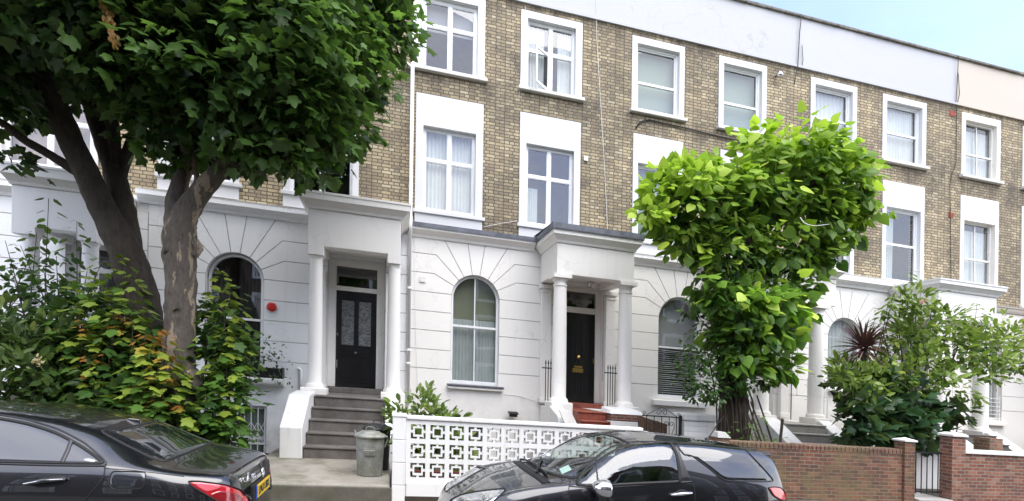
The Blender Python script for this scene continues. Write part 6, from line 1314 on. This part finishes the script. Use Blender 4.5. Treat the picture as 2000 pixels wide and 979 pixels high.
# ---- dark grey three-door hatchback
yc = 5.52
kd = dict(
 hc=[(.42, .50), (.50, .645), (.70, .755), (1.0, .87), (1.34, .955), (1.6, 1.075), (2.0, 1.25), (2.3, 1.335), (2.6, 1.365), (3.0, 1.375), (3.4, 1.365), (3.75, 1.33), (3.92, 1.30), (3.97, 1.25), (4.05, 1.02), (4.10, .8)],
 hr=[(.42, .48), (.50, .62), (.70, .735), (1.0, .85), (1.35, .925), (1.62, .965), (1.85, 1.09), (2.1, 1.235), (2.35, 1.305), (2.65, 1.335), (3.0, 1.34), (3.4, 1.325), (3.75, 1.29), (3.9, 1.235), (4.0, 1.06), (4.10, .78)],
 dr=[(.42, .38), (.5, .52), (.7, .58), (1.0, .60), (1.35, .625), (1.65, .67), (1.9, .66), (2.3, .635), (2.8, .62), (3.4, .61), (3.8, .585), (3.95, .575), (4.10, .48)],
 hb=[(.42, .45), (.5, .57), (.7, .70), (.85, .79), (1.0, .85), (1.3, .90), (1.7, .935), (2.2, .962), (2.8, .995), (3.3, 1.015), (3.7, 1.01), (3.95, .96), (4.05, .88), (4.10, .74)],
 db=[(.42, .40), (.5, .57), (.62, .66), (.8, .72), (1.1, .755), (1.7, .77), (2.5, .775), (3.2, .78), (3.6, .765), (3.85, .71), (4.0, .65), (4.10, .53)],
 dm=[(.42, .44), (.5, .62), (.62, .72), (.8, .785), (1.1, .815), (1.6, .815), (2.5, .81), (3.2, .825), (3.6, .815), (3.85, .75), (4.0, .68), (4.10, .56)],
 hm=[(.42, .40), (.7, .55), (1.1, .72), (1.7, .70), (2.5, .70), (3.3, .76), (3.8, .74), (4.10, .58)],
 ds=[(.42, .40), (.6, .66), (.9, .74), (2, .76), (3.5, .76), (3.9, .68), (4.10, .54)],
 h0=[(.42, .22), (.8, .18), (3.8, .18), (4.10, .28)])
door_w = [(1127, 947), (1131, 932), (1142, 917), (1160, 898), (1182, 880), (1208, 868), (1235, 863), (1300, 863), (1313, 869), (1322, 888), (1327, 915), (1328, 938), (1325, 942), (1240, 946), (1170, 950)]
qtr_w = [(1321, 866), (1360, 867), (1450, 877), (1470, 893), (1497, 922), (1510, 939), (1490, 941), (1425, 940), (1408, 934), (1385, 915), (1352, 891), (1336, 888)]
wsh = [(1.40, 0), (1.42, .25), (1.50, .48), (1.62, .61), (1.72, .635), (1.9, .60), (2.12, .555), (2.24, .53), (2.30, .45), (2.33, .2), (2.335, 0)]
wsf = wsh + [(x, -d) for x, d in reversed(wsh[1:-1])]
shr = lambda P, k: [tuple(np.array(P).mean(0) + (np.array(p) - np.array(P).mean(0)) * k) for p in P]
wsm = np.array(wsf).mean(0); hole_ws = [tuple(wsm + (np.array(p) - wsm) * .95) for p in wsf]
car = Car('parked_car', yc, kd, .42, 4.10, 'dark grey three-door hatchback with chrome mirror parked before the white screen wall', M['paint_grey'], [('side', list(map(tuple, curve2(shr(door_w, .955))))), ('side', list(map(tuple, curve2(shr(qtr_w, .93))))), ('top', list(map(tuple, curve2(hole_ws)))), ('wheel', (1.03, .31, .36)), ('wheel', (3.35, .31, .36))], 'cars parked along the kerb', dx=.115)
dw = car.patch('door_window', door_w, M['car_glass'], .004, nb=110, rings=12); car.seam('window_seal', M['gap'], dw, (door_w, .030, .008, dict(closed=True, nb=130, inner=.004)))
car.seam('quarter_bar', M['satin_black'], dw, ([(1164, 896), (1166, 925), (1168, 949)], .018, .010, dict(nb=14)))
qw = car.patch('rear_quarter_window', qtr_w, M['quarter_glass'], .004, nb=110, rings=10); car.seam('window_seal', M['gap'], qw, (qtr_w, .012, .007, dict(closed=True, nb=120)))
bp = [(1312, 867), (1322, 868), (1330, 890), (1340, 915), (1349, 938), (1340, 939), (1329, 939), (1327, 905), (1321, 882)]
car.patch('door_pillar', bp, M['satin_black'], .006)
wn = car.patch('windscreen', wsf, M['car_glass'], .004, mirror=False, px=False, rings=12); car.seam('window_seal', M['gap'], wn, (wsf, .035, .007, dict(closed=True, nb=130, px=False)), mirror=False)
rf = [(2.42, 0), (2.43, .40), (2.5, .49), (3.0, .50), (3.5, .49), (3.8, .47), (3.86, .3), (3.87, 0), (3.86, -.3), (3.8, -.47), (3.5, -.49), (3.0, -.50), (2.5, -.49), (2.43, -.40)]
car.patch('roof_panel', rf, M['car_glass_dark'], .004, mirror=False, px=False)
car.seam('door_gap', M['gap'], car.root, ([(1113, 990), (1111, 960), (1112, 945), (1125, 922), (1150, 893), (1180, 872), (1215, 860), (1245, 857), (1295, 857), (1316, 862), (1324, 872)], .008, .004), ([(1350, 938), (1356, 955), (1358, 979), (1358, 1000)], .008, .004), ([(1093, 946), (1112, 924)], .006, .003, dict(nb=10)))
car.seam('bonnet_gap', M['gap'], car.root, ([(.62, .0), (.64, .35), (.78, .55), (1.1, .64), (1.45, .68)], .007, .003, dict(px=False)))
car.seam('waist_trim', M['satin_black'], car.root, ([(1112, 950), (1170, 953), (1240, 949), (1350, 941)], .014, .006))
hl = [(880, 978), (900, 967), (930, 961), (960, 957), (987, 955), (984, 962), (970, 974), (950, 990), (915, 995), (885, 990)]
hd = car.patch('headlight', hl, M['lamp_clear'], .006); car.seam('lamp_gap', M['gap'], hd, (hl, .008, .010, dict(closed=True, nb=70)))
for (a, c_, r) in ((915, 979, 9), (948, 972, 9)): car.patch('lamp_bowl', [(a + r * math.cos(t), c_ + .8 * r * math.sin(t)) for t in np.linspace(0, 6.283, 9)[:-1]], M['chrome'], .012, hd, nb=30, rings=4)
tp = [(1501, 953), (1512, 951), (1524, 953), (1532, 962), (1538, 978), (1526, 978), (1510, 968)]
tl = car.patch('tail_light', tp, M['tail_red'], .008, nb=60); car.seam('lamp_gap', M['gap'], tl, (tp, .007, .011, dict(closed=True, nb=60)))
fc, nn = car.pts(1485, 962, .0); fp = [(1485 + 9 * math.cos(t), 962 + 8 * math.sin(t)) for t in np.linspace(0, 6.283, 12)[:-1]]; car.seam('fuel_flap_gap', M['gap'], car.root, (fp, .004, .002, dict(closed=True, nb=40)), mirror=False)
hr_ = car.patch('door_handle', [(1320, 962), (1325, 957), (1335, 956), (1345, 961), (1338, 970), (1326, 970)], M['gap'], .003); b = MB()
p1, _ = car.pts(1309, 967, .012); p2, _ = car.pts(1328, 964.5, .045); p3, _ = car.pts(1348, 963, .03); b.tube([p1, p2, p3], [.013, .017, .014], 8); b.build('handle_grip', M['chrome'], hr_, smooth=True)
# mirrors
for sg in (-1, 1):
    mx, my, mz = 1.90, yc + sg * .93, .955 + ZR; b = MB(); n = 20; V = []; 
    for u in np.linspace(0, 1, 9):
        r_ = math.sin(math.acos(1 - 1.0 * u)) if u < 1 else 1.0
        for i in range(n): a = 6.283 * i / n; ry = .112 * (abs(math.cos(a)) ** .75) * (1 if math.cos(a) > 0 else -1); rz = .082 * (abs(math.sin(a)) ** .8) * (1 if math.sin(a) > 0 else -1); V.append((mx - .07 + .15 * u, my + ry * r_ - sg * 0 * u, mz + rz * r_ * (1 + .0 * u)))
    b.add(V, [(j * n + i, j * n + (i + 1) % n, (j + 1) * n + (i + 1) % n, (j + 1) * n + i) for j in range(8) for i in range(n)] + [tuple(8 * n + i for i in range(n))])
    mr = b.build('wing_mirror', M['chrome'], car.root, smooth=True, fix=True)
    b = MB(); b.hexa([(mx - .03, my + .06 * -sg - .05, mz - .20), (mx + .05, my - .06 * sg - .05, mz - .20), (mx + .05, my - .06 * sg + .06, mz - .20), (mx - .03, my - .06 * sg + .06, mz - .20), (mx - .01, my - .03, mz - .06), (mx + .07, my - .03, mz - .06), (mx + .07, my + .05, mz - .06), (mx - .01, my + .05, mz - .06)]); b.build('mirror_stalk', M['paint_grey'], mr, bevel=.012)
# spoiler, aerial, wiper, interior
b = MB(); b.hexa([(3.80, yc - .54, 1.27 + ZR), (4.07, yc - .52, 1.265 + ZR), (4.07, yc + .52, 1.265 + ZR), (3.80, yc + .54, 1.27 + ZR), (3.80, yc - .52, 1.325 + ZR), (4.06, yc - .50, 1.305 + ZR), (4.06, yc + .50, 1.305 + ZR), (3.80, yc + .52, 1.325 + ZR)]); b.build('roof_spoiler', M['satin_black'], car.root, bevel=.012)
q, _ = car.topd((3.50, 0)); b = MB(); b.lathe((q.x, q.y, q.z - .01), [(.035, 0), (.03, .02), (.015, .035)], 12); b.tube([(q.x, q.y, q.z), (q.x + .13, q.y, q.z + .19), (q.x + .22, q.y, q.z + .29)], [.008, .006, .003], 6); b.build('roof_aerial', M['rubber'], car.root)
b = MB()
for d0 in (.45, -.1): w = [car.topd((1.42 + .02 * abs(d0 - .2 * t) , d0 - t * .55)) for t in np.linspace(0, 1, 8)]; b.tube([p + n * .02 for p, n in w], .012, 6)
b.tube([car.topd((1.36, .3))[0] + Vector((0, 0, .015)), car.topd((1.52, -.1))[0] + Vector((0, 0, .03))], .012, 6); b.build('wiper', M['rubber'], car.root)
car.seam('scuttle', M['gap'], car.root, ([(1.37, .62), (1.34, .3), (1.33, 0), (1.34, -.3), (1.37, -.62)], .09, .004, dict(px=False, nb=40)), mirror=False)
b = MB(); b.box(.75, 3.9, yc - .68, yc + .68, .24 + ZR, .30 + ZR); b.box(1.60, 1.95, yc - .62, yc + .62, .5 + ZR, .88 + ZR); b.build('dashboard', M['satin_black'], car.root, bevel=.04)
for d0 in (-.36, .36):
    b = MB(); b.box(2.3, 2.8, yc + d0 - .24, yc + d0 + .24, .32 + ZR, .56 + ZR); b.hexa([(2.74, yc + d0 - .24, .5 + ZR), (2.90, yc + d0 - .24, .5 + ZR), (2.90, yc + d0 + .24, .5 + ZR), (2.74, yc + d0 + .24, .5 + ZR), (2.95, yc + d0 - .19, 1.06 + ZR), (3.06, yc + d0 - .19, 1.06 + ZR), (3.06, yc + d0 + .19, 1.06 + ZR), (2.95, yc + d0 + .19, 1.06 + ZR)]); b.box(2.97, 3.07, yc + d0 - .12, yc + d0 + .12, 1.09 + ZR, 1.24 + ZR); b.build('car_seat', M['seat'], car.root, bevel=.035)
b = MB(); b.box(3.3, 3.55, yc - .6, yc + .6, .4 + ZR, 1.05 + ZR); b.build('car_seat', M['seat'], car.root, bevel=.04)
b = MB(); b.tube([(2.10 + .045 * math.sin(a), yc - .36 + .18 * math.cos(a), .92 + ZR + .17 * math.sin(a)) for a in np.linspace(0, 6.283, 25)], .016, 8, False); b.box(2.06, 2.09, yc - .5, yc - .22, .90 + ZR, .94 + ZR); b.build('steering_wheel', M['rubber'], car.root, smooth=True)
pq, pn = car.topd((1.62, .40)); b = MB(); b.add([tuple(car.topd((x, d))[0] + Vector((.01, 0, -.022))) for x, d in ((1.57, .46), (1.58, .34), (1.68, .33), (1.67, .45))], [(0, 1, 2, 3), (3, 2, 1, 0)][:1]); b.build('parking_permit', M['paper'], car.root)
car.wheel(1.03); car.wheel(3.35)
# ------------------------------------------------------------------ camera, sky, sun
cam = bpy.data.cameras.new('camera'); co = bpy.data.objects.new('camera', cam); COL.objects.link(co); sc.camera = co
cam.sensor_width = 36; cam.lens = 36 * F / 2000; cam.shift_x = 0; cam.shift_y = (H0 - 489.5) / 2000; cam.clip_end = 2000; cam.clip_start = .1
r0 = Vector((C, -S, 0)); u0 = Vector((0, 0, 1)); fw = Vector((S, C, 0)); c, s = math.cos(RHO), math.sin(RHO)
rx = r0 * c + u0 * s; ux = r0 * -s + u0 * c
co.matrix_world = Matrix(((rx.x, ux.x, -fw.x, 0), (rx.y, ux.y, -fw.y, 0), (rx.z, ux.z, -fw.z, EYE), (0, 0, 0, 1)))
SUN_EL, SUN_AZ = R(61), R(152)                       # azimuth clockwise from +Y
sd = Vector((math.sin(SUN_AZ) * math.cos(SUN_EL), math.cos(SUN_AZ) * math.cos(SUN_EL), math.sin(SUN_EL)))
li = bpy.data.lights.new('sun', 'SUN'); li.energy = 1.35; li.angle = R(60); li.color = (1, .97, .92); lo = bpy.data.objects.new('sun', li); COL.objects.link(lo)
lo.rotation_euler = (-sd).to_track_quat('-Z', 'Y').to_euler(); lo.location = (0, -20, 30)
W = bpy.data.worlds.new('World'); sc.world = W; W.use_nodes = True; nt = W.node_tree; nt.nodes.clear(); t = NT(nt)
sky = t.n('ShaderNodeTexSky', _sky_type='NISHITA', _sun_disc=False, _sun_elevation=SUN_EL, _sun_rotation=SUN_AZ, _altitude=50., _air_density=1.2, _dust_density=1.2, _ozone_density=3.)
tc = t.n('ShaderNodeTexCoord').outputs['Generated']; sep = t.n('ShaderNodeSeparateXYZ'); t.l(tc, sep.inputs[0])
zz = t.math('ADD', t.math('MAXIMUM', sep.outputs[2], 0.), .16); dv = t.n('ShaderNodeCombineXYZ'); t.l(t.math('DIVIDE', sep.outputs[0], zz), dv.inputs[0]); t.l(t.math('DIVIDE', sep.outputs[1], zz), dv.inputs[1])
cl_ = t.n('ShaderNodeTexNoise', Scale=.95, Detail=7., Roughness=.58, Distortion=.35); t.l(dv.outputs[0], cl_.inputs['Vector'])
cf = t.ramp(cl_.outputs['Fac'], [(.36, (0, 0, 0)), (.60, (1, 1, 1))])
haze = t.ramp(sep.outputs[2], [(.0, (1, 1, 1)), (.55, (.25, .25, .25))])
cov = t.math('MAXIMUM', t.math('MULTIPLY', cf, .85), t.math('MULTIPLY', haze, .55))
# the clear gap in the cloud stands over the far end of the terrace
gd_ = t.n('ShaderNodeVectorMath', _operation='DOT_PRODUCT'); t.l(tc, gd_.inputs[0]); gd_.inputs[1].default_value = Vector((.62, .62, .48)).normalized()
gap = t.ramp(gd_.outputs['Value'], [(.66, (1, 1, 1)), (.88, (.10, .10, .10))]); cov = t.math('MULTIPLY', cov, gap)
shade = t.ramp(cl_.outputs['Fac'], [(.45, (9.4, 9.3, 9.2)), (.75, (5.2, 5.4, 5.8))])
skc = t.mix(cov, t.mix(1., sky.outputs[0], (1.0, .93, 1.06, 1), 'MULTIPLY'), shade)
bg = t.n('ShaderNodeBackground', Strength=.14); t.l(skc, bg.inputs[0]); ow = t.n('ShaderNodeOutputWorld'); t.l(bg.outputs[0], ow.inputs[0])
# ------------------------------------------------------------------ the other side of the street (seen in panes and paint)
OL = ('first', 'second', 'third', 'fourth', 'fifth', 'sixth', 'seventh', 'eighth')
for k in range(8):
    x0 = -16 + 7.0 * k; h = empty('brick_house', (x0 + 3.4, -11, 0), 'plain dark brick house across the street, %s in its row counted from the end nearer the black saloon' % OL[k], 'house', 'houses across the street'); wl = []
    for zz_ in (1.2, 4.4, 7.6):
        for xx in (.8, 4.2): wl.append((x0 + xx, x0 + xx + 1.4, zz_, zz_ + 2.0))
    b = MB(); b.wall(x0, x0 + 6.98, -.4, 11., -11.4, -11.0, wl); b.box(x0, x0 + 6.98, -18, -11.41, -.4, 10.9); b.build('brick_wall', M['brick_dark'], h)
    for o in wl:
        b = MB(); b.wall(o[0], o[1], o[2], o[3], -11.15, -11.05, [(o[0] + .08, o[1] - .08, o[2] + .08, o[3] - .08)]); b.wall(o[0] - .15, o[1] + .15, o[2] - .1, o[3] + .2, -10.998, -10.96, [o]); w = b.build('window', M['frame'], h)
        b = MB(); b.add([(o[0], -11.1, o[2]), (o[1], -11.1, o[2]), (o[1], -11.1, o[3]), (o[0], -11.1, o[3])], [(3, 2, 1, 0)]); b.build('pane', M['car_glass_dark'], w)
for k, (x, y, hgt) in enumerate(((9.5, -8.6, 8.0), (24, -8.6, 8.5))):
    tr = empty('street_tree', (x, y, 0), ['round green tree across the street from the hatchback', 'taller green tree farther down across the street'][k], 'tree')
    b = MB(); limb(b, [(x, y, -.3, .25), (x, y, 2.5, .2), (x + .2, y, 5, .12), (x, y, hgt - 1, .04)], 10); b.build('trunk', M['bark_dark'], tr, smooth=True)
    leaves('crown', 'small', M['leaf'], tr, *clump_leaves([(x + a, y + b_, hgt * .62 + c_, 1.3, 1.3, 1.3) for a, b_, c_ in ((0, 0, 0), (1.1, .3, .8), (-1.2, .2, .6), (.3, -.8, 1.6), (0, .5, 2.4), (-.6, -.5, 1.4), (.9, 0, -.5))], 320, .26, DK, LT))
v = sc.view_settings; sc.display_settings.display_device = 'sRGB'; v.view_transform = 'Standard'; v.look = 'None'; v.exposure = 1.5; v.gamma = 1; v.use_curve_mapping = False
sc.cycles.max_bounces = 8; sc.cycles.diffuse_bounces = 3; sc.cycles.glossy_bounces = 4; sc.cycles.transmission_bounces = 4; sc.cycles.transparent_max_bounces = 12
sc.cycles.use_denoising = True; sc.cycles.caustics_reflective = False; sc.cycles.caustics_refractive = False; sc.cycles.sample_clamp_indirect = 6
